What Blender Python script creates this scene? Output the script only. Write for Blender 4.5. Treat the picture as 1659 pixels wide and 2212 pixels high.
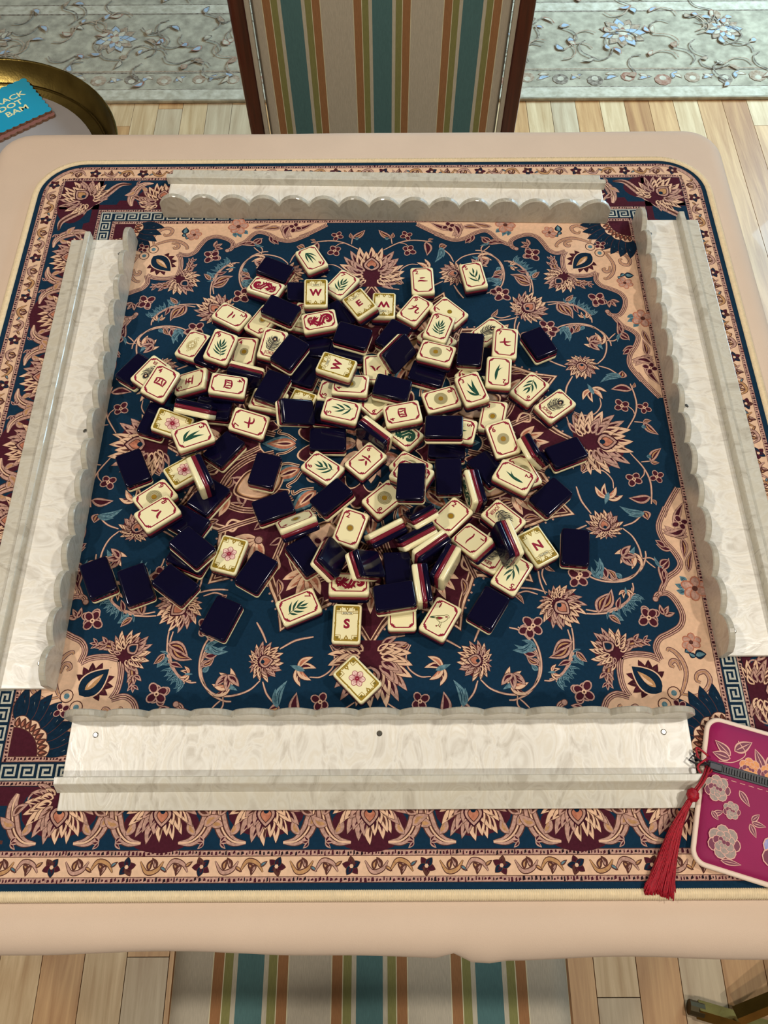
import bpy, bmesh, math, random
from mathutils import Vector, Matrix
from mathutils.geometry import tessellate_polygon
import numpy as np
for o in list(bpy.data.objects): bpy.data.objects.remove(o, do_unlink=True)
SC = bpy.context.scene
COL = SC.collection
MZ = 0.745                      # height of the game mat's top above the floor (metres)
# ------------------------------------------------------------------ camera
cd = bpy.data.cameras.new('camera'); cam = bpy.data.objects.new('camera', cd); COL.objects.link(cam)
cd.sensor_fit = 'VERTICAL'; cd.sensor_height = 36.0; cd.lens = 36.0 * 1654.839 / 2212.0; cd.clip_start = 0.02
cam.matrix_world = Matrix.Translation((0.01226463, -0.349312176, 0.58 + MZ)) @ Matrix.Rotation(0.00411617864, 4, 'Z') @ Matrix.Rotation(math.pi/2 - 1.11852449, 4, 'X') @ Matrix.Rotation(-0.0093154454, 4, 'Z')
SC.camera = cam
# ------------------------------------------------------------------ light
def srgb(h):
    c = [int(h[i:i+2], 16) / 255 for i in (0, 2, 4)]
    return tuple(((v + .055) / 1.055) ** 2.4 if v > .04045 else v / 12.92 for v in c) + (1.0,)
W = bpy.data.worlds.new('room_light'); SC.world = W; W.use_nodes = True
W.node_tree.nodes['Background'].inputs[0].default_value = (0.74, 0.70, 0.66, 1)
W.node_tree.nodes['Background'].inputs[1].default_value = 0.30
def area(name, loc, target, size, power, col, sy=None, shape='DISK', spread=None):
    l = bpy.data.lights.new(name, 'AREA'); l.energy = power; l.color = col; l.shape = shape if sy is None else 'RECTANGLE'; l.size = size
    if sy: l.size_y = sy
    if spread: l.spread = math.radians(spread)
    o = bpy.data.objects.new(name, l); COL.objects.link(o); o.location = loc
    o.rotation_euler = (Vector(target) - Vector(loc)).to_track_quat('-Z', 'Y').to_euler(); return o
WARM = (1.0, 0.945, 0.86)
for nm, x, y, p in (('ceiling_lamp_left', -1.30, 0.10, 30), ('ceiling_lamp_right', 1.30, 0.10, 30), ('ceiling_lamp_near', -0.55, -1.60, 26), ('ceiling_lamp_near_right', 0.75, -1.60, 26), ('ceiling_lamp_far', -1.4, 3.0, 3)):
    area(nm, (x, y, 2.88), (x * .3, y * .3, MZ), 0.15, p, WARM)
area('daylight_window', (3.05, 2.6, 1.6), (1.25, 1.95, 0.0), 1.75, 105, (0.50, 0.78, 1.0), 1.55, spread=75)
SC.view_settings.view_transform = 'Standard'; SC.view_settings.look = 'None'
SC.view_settings.gamma = 1.0; SC.view_settings.use_curve_mapping = False
SC.view_settings.exposure = -0.45
# ------------------------------------------------------------------ materials
MATS = {}
def mat(name, col, rough=.6, spec=.5, var=0.0, vscale=40, col2=None, bump=0.0, bscale=800, metal=0.0, coat=0.0, trans=0.0, sheen=0.0):
    if name in MATS: return MATS[name]
    m = bpy.data.materials.new(name); m.use_nodes = True; nt = m.node_tree; b = nt.nodes['Principled BSDF']
    b.inputs['Roughness'].default_value = rough; b.inputs['Specular IOR Level'].default_value = spec; b.inputs['Metallic'].default_value = metal
    b.inputs['Coat Weight'].default_value = coat; b.inputs['Transmission Weight'].default_value = trans; b.inputs['Sheen Weight'].default_value = sheen
    c = srgb(col); b.inputs['Base Color'].default_value = c
    tc = nt.nodes.new('ShaderNodeTexCoord')
    if var or col2:
        n = nt.nodes.new('ShaderNodeTexNoise'); n.inputs['Scale'].default_value = vscale; n.inputs['Detail'].default_value = 5
        nt.links.new(tc.outputs['Object'], n.inputs['Vector'])
        r = nt.nodes.new('ShaderNodeValToRGB'); r.color_ramp.elements[0].position = .32; r.color_ramp.elements[1].position = .68
        lo = srgb(col2) if col2 else tuple(v * (1 - var) for v in c[:3]) + (1,)
        r.color_ramp.elements[0].color = lo; r.color_ramp.elements[1].color = c if col2 else tuple(min(1, v * (1 + var)) for v in c[:3]) + (1,)
        nt.links.new(n.outputs['Fac'], r.inputs['Fac']); nt.links.new(r.outputs['Color'], b.inputs['Base Color'])
    if bump:
        n2 = nt.nodes.new('ShaderNodeTexNoise'); n2.inputs['Scale'].default_value = bscale; n2.inputs['Detail'].default_value = 3
        nt.links.new(tc.outputs['Object'], n2.inputs['Vector'])
        bp = nt.nodes.new('ShaderNodeBump'); bp.inputs['Strength'].default_value = bump; bp.inputs['Distance'].default_value = .001
        nt.links.new(n2.outputs['Fac'], bp.inputs['Height']); nt.links.new(bp.outputs['Normal'], b.inputs['Normal'])
    MATS[name] = m; return m
def rampmat(name, stops, vec, rough=.8, interp='CONSTANT', noise=.12, bump=.3, bscale=900, period=None):
    """stripes: stops [(pos, hex)] across one repeat; vec = ('X', period_m)"""
    m = bpy.data.materials.new(name); m.use_nodes = True; nt = m.node_tree; b = nt.nodes['Principled BSDF']; b.inputs['Roughness'].default_value = rough
    b.inputs['Specular IOR Level'].default_value = .25
    tc = nt.nodes.new('ShaderNodeTexCoord'); sx = nt.nodes.new('ShaderNodeSeparateXYZ'); nt.links.new(tc.outputs['Object'], sx.inputs[0])
    def math_(op, a, bv):
        n = nt.nodes.new('ShaderNodeMath'); n.operation = op
        nt.links.new(a, n.inputs[0]); n.inputs[1].default_value = bv; return n.outputs[0]
    t = math_('DIVIDE', sx.outputs[vec[0]], vec[1]); t = math_('ADD', t, .5 + 20); t = math_('FRACT', t, 0)
    r = nt.nodes.new('ShaderNodeValToRGB'); r.color_ramp.interpolation = interp; e = r.color_ramp.elements
    while len(e) > 1: e.remove(e[-1])
    e[0].position = stops[0][0]; e[0].color = srgb(stops[0][1])
    for p, c in stops[1:]:
        q = e.new(p); q.color = srgb(c)
    nt.links.new(t, r.inputs['Fac'])
    mp = nt.nodes.new('ShaderNodeMapping'); mp.inputs['Scale'].default_value = (1500, 160, 160); nt.links.new(tc.outputs['Object'], mp.inputs[0])
    n = nt.nodes.new('ShaderNodeTexNoise'); n.inputs['Scale'].default_value = 1; n.inputs['Detail'].default_value = 4; nt.links.new(mp.outputs[0], n.inputs['Vector'])
    mx = nt.nodes.new('ShaderNodeMix'); mx.data_type = 'RGBA'; mx.blend_type = 'MULTIPLY'; mx.inputs['Factor'].default_value = noise * 4
    nt.links.new(r.outputs['Color'], mx.inputs['A']); nt.links.new(n.outputs['Color'], mx.inputs['B'])
    hs = nt.nodes.new('ShaderNodeHueSaturation'); hs.inputs['Value'].default_value = 1 + noise * 2; nt.links.new(mx.outputs['Result'], hs.inputs['Color'])
    r2 = nt.nodes.new('ShaderNodeRGBToBW'); nt.links.new(n.outputs['Color'], r2.inputs[0])
    nt.links.new(r2.outputs[0], mx.inputs['B'])
    nt.links.new(hs.outputs['Color'], b.inputs['Base Color'])
    bp = nt.nodes.new('ShaderNodeBump'); bp.inputs['Strength'].default_value = bump; bp.inputs['Distance'].default_value = .001
    nt.links.new(n.outputs['Fac'], bp.inputs['Height']); nt.links.new(bp.outputs['Normal'], b.inputs['Normal'])
    MATS[name] = m; return m
def pearl(name, trans=0.0, smooth=False, tone=1.0):
    m = bpy.data.materials.new(name); m.use_nodes = True; nt = m.node_tree; b = nt.nodes['Principled BSDF']
    b.inputs['Roughness'].default_value = .2; b.inputs['Coat Weight'].default_value = .15 if smooth else .5; b.inputs['Coat Roughness'].default_value = .08
    b.inputs['Transmission Weight'].default_value = trans; b.inputs['IOR'].default_value = 1.2 if trans else 1.49
    tc = nt.nodes.new('ShaderNodeTexCoord'); mp = nt.nodes.new('ShaderNodeMapping'); mp.inputs['Scale'].default_value = (52, 24, 34)
    nt.links.new(tc.outputs['Object'], mp.inputs[0])
    n1 = nt.nodes.new('ShaderNodeTexNoise'); n1.inputs['Scale'].default_value = 1.0; n1.inputs['Detail'].default_value = 3; n1.inputs['Distortion'].default_value = 2.6
    nt.links.new(mp.outputs[0], n1.inputs['Vector'])
    r = nt.nodes.new('ShaderNodeValToRGB'); e = r.color_ramp.elements
    e[0].position = .30; e[0].color = srgb('D6CEC0'); e[1].position = .75; e[1].color = srgb('F7F3EA')
    for p, c in ((.40, 'E0D9CC'), (.50, 'EEE9DE'), (.60, 'E6DECE')):
        q = e.new(p); q.color = srgb(c)
    nt.links.new(n1.outputs['Fac'], r.inputs['Fac']); nt.links.new(r.outputs['Color'], b.inputs['Base Color'])
    if smooth: tone = .86
    for q in e: q.color = (q.color[0] * tone ** 2.2, q.color[1] * (tone * (.99 if tone < 1 else 1)) ** 2.2, q.color[2] * (tone * (.955 if tone < 1 else 1)) ** 2.2, 1)
    mr = nt.nodes.new('ShaderNodeMapRange'); mr.inputs['To Min'].default_value = .32 if smooth else .15; mr.inputs['To Max'].default_value = .5
    nt.links.new(n1.outputs['Fac'], mr.inputs['Value']); nt.links.new(mr.outputs[0], b.inputs['Roughness'])
    bp = nt.nodes.new('ShaderNodeBump'); bp.inputs['Strength'].default_value = .06 if smooth else .14; bp.inputs['Distance'].default_value = .002
    nt.links.new(n1.outputs['Fac'], bp.inputs['Height']); nt.links.new(bp.outputs['Normal'], b.inputs['Normal'])
    MATS[name] = m; return m
def wood(name, c1, c2, scale=(55, 3.2, 55), rough=.42, seed=0.0, coat=.15):
    m = bpy.data.materials.new(name); m.use_nodes = True; nt = m.node_tree; b = nt.nodes['Principled BSDF']; b.inputs['Roughness'].default_value = rough; b.inputs['Coat Weight'].default_value = coat
    tc = nt.nodes.new('ShaderNodeTexCoord'); mp = nt.nodes.new('ShaderNodeMapping'); mp.inputs['Scale'].default_value = scale; mp.inputs['Location'].default_value = (seed * 7, seed * 3, seed)
    nt.links.new(tc.outputs['Object'], mp.inputs[0])
    n = nt.nodes.new('ShaderNodeTexNoise'); n.inputs['Scale'].default_value = 1.0; n.inputs['Detail'].default_value = 7; n.inputs['Distortion'].default_value = .7; n.inputs['Roughness'].default_value = .65
    nt.links.new(mp.outputs[0], n.inputs['Vector'])
    oi = nt.nodes.new('ShaderNodeObjectInfo')
    ad = nt.nodes.new('ShaderNodeVectorMath'); ad.operation = 'ADD'; nt.links.new(mp.outputs[0], ad.inputs[0])
    sc = nt.nodes.new('ShaderNodeVectorMath'); sc.operation = 'SCALE'; sc.inputs['Scale'].default_value = 60
    nt.links.new(oi.outputs['Location'], sc.inputs[0]); nt.links.new(sc.outputs[0], ad.inputs[1]); nt.links.new(ad.outputs[0], n.inputs['Vector'])
    r = nt.nodes.new('ShaderNodeValToRGB'); r.color_ramp.elements[0].position = .33; r.color_ramp.elements[1].position = .66
    r.color_ramp.elements[0].color = srgb(c1); r.color_ramp.elements[1].color = srgb(c2)
    nt.links.new(n.outputs['Fac'], r.inputs['Fac']); nt.links.new(r.outputs['Color'], b.inputs['Base Color'])
    bp = nt.nodes.new('ShaderNodeBump'); bp.inputs['Strength'].default_value = .12; bp.inputs['Distance'].default_value = .001
    nt.links.new(n.outputs['Fac'], bp.inputs['Height']); nt.links.new(bp.outputs['Normal'], b.inputs['Normal'])
    MATS[name] = m; return m
# ------------------------------------------------------------------ object helpers
def obj(name, verts, faces, m, parent=None, smooth=False, mi=None, at=None):
    me = bpy.data.meshes.new(name); me.from_pydata([tuple(v) for v in verts], [], faces)
    for q in (m if isinstance(m, (list, tuple)) else [m]): me.materials.append(q)
    if mi is not None: me.polygons.foreach_set('material_index', mi)
    if smooth: me.polygons.foreach_set('use_smooth', [True] * len(me.polygons))
    me.update(); return link(name, me, parent, at)
def link(name, me, parent=None, at=None):
    o = bpy.data.objects.new(name, me); COL.objects.link(o)
    if at is not None: o.location = at
    if parent is not None: o.parent = parent
    return o
def empty(name, loc=(0, 0, 0), rz=0.0):
    o = bpy.data.objects.new(name, None); COL.objects.link(o); o.location = loc; o.rotation_euler = (0, 0, rz); o.empty_display_size = .02; return o
def tag(o, label=None, cat=None, group=None, kind=None):
    if label: o['label'] = label
    if cat: o['category'] = cat
    if group: o['group'] = group
    if kind: o['kind'] = kind
    return o
def box(x0, x1, y0, y1, z0, z1, b=0.0):
    """box with small chamfers: verts, faces"""
    bm = bmesh.new(); bmesh.ops.create_cube(bm, size=1.0)
    for v in bm.verts: v.co = Vector(((x0 + x1) / 2 + v.co.x * (x1 - x0), (y0 + y1) / 2 + v.co.y * (y1 - y0), (z0 + z1) / 2 + v.co.z * (z1 - z0)))
    if b: bmesh.ops.bevel(bm, geom=bm.edges[:], offset=b, segments=2, affect='EDGES', profile=.5)
    bm.verts.index_update(); V = [tuple(v.co) for v in bm.verts]; F = [[v.index for v in f.verts] for f in bm.faces]; bm.free(); return V, F
def merge(parts):
    V = []; F = []
    for v, f in parts:
        n = len(V); V += list(v); F += [[i + n for i in q] for q in f]
    return V, F
def cat_rom(pts, n=6, closed=False):
    P = [Vector(p).to_3d() if len(p) == 2 else Vector(p) for p in pts]; out = []
    N = len(P); rng = range(N) if closed else range(N - 1)
    for i in rng:
        p0 = P[(i - 1) % N] if closed or i > 0 else P[0] * 2 - P[1]
        p1 = P[i]; p2 = P[(i + 1) % N]
        p3 = P[(i + 2) % N] if closed or i + 2 < N else P[-1] * 2 - P[-2]
        for k in range(n):
            t = k / n
            out.append(.5 * ((2 * p1) + (p2 - p0) * t + (2 * p0 - 5 * p1 + 4 * p2 - p3) * t * t + (3 * p1 - p0 - 3 * p2 + p3) * t ** 3))
    if not closed: out.append(P[-1].copy())
    return out
def tube(pts, r, seg=8, cap=True, closed=False):
    P = [Vector(p) for p in pts]; N = len(P); V = []; F = []
    rr = r if isinstance(r, (list, tuple)) else [r] * N
    up = None
    for i in range(N):
        t = ((P[(i + 1) % N] - P[i - 1]) if closed else (P[min(i + 1, N - 1)] - P[max(i - 1, 0)])).normalized()
        if up is None: up = Vector((0, 0, 1)) if abs(t.z) < .9 else Vector((1, 0, 0))
        a = t.cross(up); a = a.normalized() if a.length > 1e-6 else Vector((1, 0, 0)); b = a.cross(t).normalized(); up = b
        for k in range(seg):
            an = 2 * math.pi * k / seg; V.append(P[i] + (a * math.cos(an) + b * math.sin(an)) * rr[i])
    R = N if closed else N - 1
    for i in range(R):
        for k in range(seg):
            j = (i + 1) % N; F.append([i * seg + k, i * seg + (k + 1) % seg, j * seg + (k + 1) % seg, j * seg + k])
    if cap and not closed: F.append(list(range(seg))[::-1]); F.append([(N - 1) * seg + k for k in range(seg)])
    return V, F
def rrect(hx, hy, r, n=5):
    out = []
    for cx, cy, a0 in ((hx - r, hy - r, 0), (-hx + r, hy - r, 90), (-hx + r, -hy + r, 180), (hx - r, -hy + r, 270)):
        for k in range(n + 1):
            a = math.radians(a0 + 90 * k / n); out.append((cx + r * math.cos(a), cy + r * math.sin(a)))
    return out
def loft(rings, cap0=True, cap1=True):
    n = len(rings[0]); V = [p for r in rings for p in r]; F = []
    for i in range(len(rings) - 1):
        for k in range(n): F.append([i * n + k, i * n + (k + 1) % n, (i + 1) * n + (k + 1) % n, (i + 1) * n + k])
    if cap0: F.append(list(range(n))[::-1])
    if cap1: F.append([(len(rings) - 1) * n + k for k in range(n)])
    return V, F
# flat print built as thin shapes, painted in order (each a micron above the last)
class Print:
    def __init__(s, z0=0.0, step=1.0e-6): s.V = []; s.F = []; s.M = []; s.z = z0; s.step = step; s.copies = [(1, 0, 0, 1, 0, 0)]; s.clip = None
    def add(s, pts, faces, m):
        s.z += s.step
        for (a, b, c, d, tx, ty) in s.copies:
            n = len(s.V); det = a * d - b * c
            s.V += [(a * x + b * y + tx, c * x + d * y + ty, s.z) for x, y in pts]
            s.F += [[i + n for i in (f if det > 0 else f[::-1])] for f in faces]; s.M += [m] * len(faces)
    def poly(s, pts, m):
        P = [(p[0], p[1]) for p in pts]
        tri = tessellate_polygon([[Vector((x, y, 0)) for x, y in P]])
        F = []
        for t in tri:
            (x0, y0), (x1, y1), (x2, y2) = (P[i] for i in t)
            F.append(list(t) if (x1 - x0) * (y2 - y0) - (x2 - x0) * (y1 - y0) > 0 else list(t)[::-1])
        s.add(P, F, m)
    def ribbon(s, pts, w, m, n=5, taper=None, smooth=True, closed=False):
        P = cat_rom(pts, n, closed) if smooth else [Vector((p[0], p[1], 0)) for p in pts]
        N = len(P); L = []; R = []
        for i in range(N):
            t = (P[(i + 1) % N] - P[i - 1]) if closed else (P[min(i + 1, N - 1)] - P[max(i - 1, 0)]); 
            if t.length < 1e-12: t = Vector((1, 0, 0))
            t.normalize(); nn = Vector((-t.y, t.x, 0)); u = i / (N - 1)
            h = w / 2 if taper is None else w / 2 * taper(u)
            L.append(P[i] + nn * h); R.append(P[i] - nn * h)
        V = [(p.x, p.y) for p in L] + [(p.x, p.y) for p in R]
        F = [[N + i, N + i + 1, i + 1, i] for i in range(N - 1)]
        if closed: F.append([N + N - 1, N, 0, N - 1])
        s.add(V, F, m)
    def disc(s, c, r, m, n=24, ry=None, a=0.0):
        ry = ry or r; ca, sa = math.cos(a), math.sin(a)
        s.add([(c[0] + r * math.cos(t) * ca - ry * math.sin(t) * sa, c[1] + r * math.cos(t) * sa + ry * math.sin(t) * ca) for t in (2 * math.pi * k / n for k in range(n))], [list(range(n))], m)
    def ring(s, c, r0, r1, m, n=32):
        V = [(c[0] + r * math.cos(2 * math.pi * k / n), c[1] + r * math.sin(2 * math.pi * k / n)) for r in (r0, r1) for k in range(n)]
        s.add(V, [[k, (k + 1) % n, n + (k + 1) % n, n + k][::-1] for k in range(n)], m)
    def rect(s, x0, y0, x1, y1, m): s.add([(x0, y0), (x1, y0), (x1, y1), (x0, y1)], [[0, 1, 2, 3]], m)
    def leafshape(s, b, t, w, m, bend=0.0, n=8, k=1.0, sharp=1.0):
        b = Vector((b[0], b[1], 0)); t = Vector((t[0], t[1], 0)); d = t - b; nn = Vector((-d.y, d.x, 0)).normalized()
        c = b + d * .5; b2 = c + (b - c) * k; t2 = c + (t - c) * k
        L = []; R = []
        for i in range(n + 1):
            u = i / n; p = b2.lerp(t2, u) + nn * (bend * d.length * math.sin(math.pi * u) * .5)
            h = w / 2 * k * math.sin(math.pi * min(1, u ** .75 if u < 1 else 1)) ** sharp
            L.append((p.x + nn.x * h, p.y + nn.y * h)); R.append((p.x - nn.x * h, p.y - nn.y * h))
        V = R + L; N = n + 1
        s.add(V, [[i, i + 1, N + i + 1, N + i] for i in range(n)], m)
    def text(s, txt, size, c, m, ang=0.0, bold=0.0, sx=1.0, align='CENTER', shear=0.0):
        V, F = text_shape(txt, bold)
        ca, sa = math.cos(ang), math.sin(ang)
        xs = [v[0] for v in V]; ys = [v[1] for v in V]; cx = (min(xs) + max(xs)) / 2; cy = (min(ys) + max(ys)) / 2
        if align == 'RIGHT': cx = max(xs)
        P = []
        for x, y in V:
            x = (x - cx) * size * sx; y = (y - cy) * size
            P.append((c[0] + x * ca - y * sa, c[1] + x * sa + y * ca))
        s.add(P, F, m)
    def build(s, name, mats, parent=None, scale=1e-3, at=None):
        V = [(x * scale, y * scale, z) for x, y, z in s.V]
        return obj(name, V, s.F, mats, parent, mi=s.M, at=at)
_TX = {}
def text_shape(txt, bold=0.0):
    k = (txt, bold)
    if k not in _TX:
        cu = bpy.data.curves.new('lettering', 'FONT'); cu.body = txt; cu.size = 1.0; cu.offset = bold; cu.resolution_u = 3
        o = bpy.data.objects.new('lettering', cu); COL.objects.link(o)
        dg = bpy.context.evaluated_depsgraph_get(); dg.update(); me = o.evaluated_get(dg).to_mesh()
        V = [(v.co.x, v.co.y) for v in me.vertices]; F = []
        for p in me.polygons:
            f = list(p.vertices)
            ar = sum(V[f[i]][0] * V[f[(i + 1) % len(f)]][1] - V[f[(i + 1) % len(f)]][0] * V[f[i]][1] for i in range(len(f)))
            F.append(f if ar > 0 else f[::-1])
        o.evaluated_get(dg).to_mesh_clear(); bpy.data.objects.remove(o); bpy.data.curves.remove(cu); _TX[k] = (V, F)
    return _TX[k]
R = random.Random(7)
PAT = {'V': [([(209.4, -83.7), (216.7, -91.4), (220.8, -103.2), (220.6, -115.2), (216.0, -123.3), (207.0, -129.5), (195.8, -131.3), (184.3, -129.7), (175.7, -125.3), (168.3, -115.6)], 1.5), ([(221.2, -111.2), (228.8, -110.7), (234.4, -116.1), (237.1, -122.2)], 1.1), ([(185.0, -70.1), (179.2, -60.1), (177.1, -53.5), (175.5, -44.3)], 1.5), ([(179.9, -80.8), (171.6, -84.6), (163.4, -89.5)], 1.5), ([(210.4, -81.8), (219.7, -78.2), (227.4, -71.7)], 1.3), ([(236.9, -61.5), (239.0, -49.4), (239.2, -38.3), (235.7, -26.5), (226.4, -11.8)], 1.4), ([(236.1, -27.4), (235.1, -32.9), (231.1, -37.5)], 0.9), ([(207.1, -46.3), (206.9, -37.6), (200.2, -29.1), (190.1, -27.8), (182.2, -31.4)], 1.1), ([(174.8, -27.0), (177.2, -13.9), (182.9, -5.0), (190.2, -0.1)], 1.4), ([(234.5, -20.6), (242.3, -19.8)], 1.0), ([(169.4, -157.7), (178.6, -158.0), (191.1, -156.2), (201.9, -149.6), (207.6, -142.9), (209.7, -136.3)], 1.4), ([(154.4, -170.6), (155.9, -180.9), (153.1, -194.7), (146.5, -205.3), (138.3, -210.4), (132.3, -210.7)], 1.4), ([(108.8, -168.8), (116.0, -170.9), (122.7, -177.3), (127.9, -187.0), (129.8, -199.2), (127.0, -210.2), (120.3, -219.4), (110.5, -224.6), (104.5, -225.3)], 1.6), ([(139.8, -141.4), (136.8, -131.2), (135.9, -121.1), (136.4, -114.3)], 1.3), ([(133.6, -141.4), (124.8, -138.7), (117.2, -140.8)], 1.2), ([(112.8, -224.7), (115.5, -227.0), (119.3, -231.1)], 1.1)], 'L': [((185.8, -128.5), (179.0, -117.6), 4, 1, 0.3), ((186.6, -128.5), (182.4, -111.5), 4, 1, -0.2), ((192.4, -129.6), (185.5, -117.9), 3.5, 2, 0.2), ((199.8, -130.4), (193.9, -121.5), 4, 0, 0.3), ((236.4, -119.5), (231.8, -109.1), 3, 1, 0.2), ((236.7, -121.2), (243.5, -110.6), 4, 2, -0.2), ((237.3, -121.2), (236.5, -129.3), 3.5, 2, 0.1), ((230.3, -69.7), (209.6, -63.1), 6, 1, 0.25), ((229.6, -70.5), (215.7, -71.8), 4.5, 1, 0.1), ((237.5, -55.0), (218.5, -55.5), 8, 2, 0.2), ((238.3, -57.2), (241.0, -62.8), 3, 0, 0.3), ((230.0, -67.8), (231.7, -76.2), 8, 0, 0.1), ((242.3, -19.8), (254.1, -6.8), 7, 0, 0.15), ((242.4, -20.6), (250.1, -21.6), 4, 0, -0.1), ((240.0, -14.9), (246.3, -16.6), 4, 1, 0.1), ((182.1, -30.5), (181.7, -20.3), 5, 0, -0.4), ((179.9, -157.3), (190.1, -140.8), 8, 0, 0.2), ((195.7, -154.5), (199.3, -143.9), 4, 2, 0.1), ((188.3, -159.0), (196.5, -166.7), 5, 0, 0.1), ((156.1, -182.8), (137.2, -193.2), 8, 0, 0.2), ((156.7, -190.8), (163.8, -199.4), 6, 1, 0.1), ((126.0, -182.0), (109.9, -186.9), 6, 1, 0.3), ((128.2, -190.7), (116.5, -186.9), 5, 2, 0.2), ((129.1, -198.0), (120.3, -191.9), 5, 0, 0.2), ((128.3, -202.8), (123.4, -198.0), 4, 1, 0.1), ((114.7, -140.4), (122.0, -149.6), 4, 0, 0.2), ((234.6, -116.2), (235.1, -136.4), 7, 2, 0.2), ((235.0, -117.6), (243.5, -112.2), 5, 2, 0.2), ((242.1, -101.1), (234.8, -94.7), 5, 2, -0.1), ((246.8, -103.9), (234.9, -98.2), 5, 2, 0.1), ((183.4, -195.9), (183.2, -215.6), 8, 0, -0.2)], 'F': [([(204.7, -147.4), (209.2, -142.2), (211.8, -141.6)], 9), ([(195.0, -155.2), (201.9, -150.0), (207.5, -143.5)], 9), ([(141.3, -209.5), (147.1, -205.3), (153.1, -196.9), (156.3, -187.1)], 9)], 'P2': (194.8, -80.9), 'P3': (151.1, -152.7), 'P1': (209.3, 0.4), 'P4': (183.8, -183.8), 'S': [((209.3, -108.7), 8.5, 0, 0), ((225.8, -37.5), 8, 1, 1.0), ((245.7, -35.5), 6.5, 1, 0.4), ((202.3, -50.0), 9, 2, 1.2), ((170.1, -125.7), 8, 1, 0.3), ((124.6, -169.7), 9, 1, 0.2), ((167.3, -127.7), 9, 1, 0.7), ((220.0, -159.2), 8.5, 1, 0.5), ((233.2, -156.7), 6, 0, 1.0), ((161.5, -219.4), 9, 1, 0.9), ((141.8, -204.3), 4.5, 2, 0.0), ((111.5, -211.1), 9, 2, 0.5), ((207.3, -180.0), 5, 0, 0.1), ((214.6, -180.0), 4, 0, 0.1)], 'SP': [(261.5, -46.2), (254.8, -55.9), (248.7, -65.4), (244.8, -72.7), (239.8, -81.3), (241.3, -94.1), (248.5, -105.3), (251.9, -115.0), (248.2, -121.7), (239.6, -127.8), (234.7, -135.1), (231.2, -141.0), (236.8, -141.1), (243.0, -148.3), (246.1, -159.3), (242.7, -168.2), (233.8, -173.9), (225.2, -178.2), (221.0, -185.6), (223.1, -195.1), (215.3, -191.4), (203.4, -190.5), (192.8, -192.7)], 'SPB': [[(261.5, -46.2), (254.8, -55.9), (248.7, -65.4), (244.7, -73.4)], [(248.1, -64.7), (239.8, -81.3), (241.3, -94.1), (248.5, -105.3), (251.9, -115.0), (248.2, -121.7), (239.6, -127.8), (234.7, -135.1), (231.8, -141.0)], [(227.1, -145.9), (229.8, -141.9), (237.3, -141.4), (243.0, -148.3), (246.1, -159.3), (242.7, -168.2), (233.8, -173.9), (225.2, -178.2), (221.0, -185.6), (223.1, -195.1)], [(223.1, -195.1), (215.3, -191.4), (203.4, -190.5), (192.8, -192.7)]], 'SC': [[(229.2, -188.5), (230.7, -186.5), (235.4, -189.4), (239.6, -196.2), (240.9, -205.8), (236.5, -217.7), (231.9, -223.5)], [(235.2, -221.4), (245.6, -222.7), (254.1, -217.8), (258.1, -210.7), (255.4, -204.7), (249.5, -206.1), (247.7, -210.9), (250.7, -212.8)], [(237.2, -203.4), (235.4, -196.7), (231.9, -196.1), (230.2, -199.1), (232.8, -201.0)]], 'SF': [((248.9, -181.4), 8, 3), ((259.9, -137.2), 11, 3), ((258.1, -79.2), 7, 1)], 'SL': [((247.4, -186.4), (242.6, -189.4), 5, 7, 0.1), ((250.0, -191.9), (259.2, -190.8), 7, 7, 0.1), ((250.4, -193.2), (245.6, -189.5), 4, 7, 0.1), ((254.7, -131.2), (249.3, -126.5), 5, 5, 0.1), ((253.2, -136.5), (244.4, -133.1), 5, 5, 0.1), ((252.5, -140.5), (244.7, -138.5), 5, 5, 0.1), ((252.7, -84.2), (264.1, -59.6), 6, 2, 0.1), ((257.7, -92.8), (255.5, -112.2), 6, 0, 0.1), ((257.4, -123.1), (263.4, -104.0), 5, 0, 0.1)], 'POM': [(205.7, -203.0), (219.7, -219.4)]}
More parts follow.
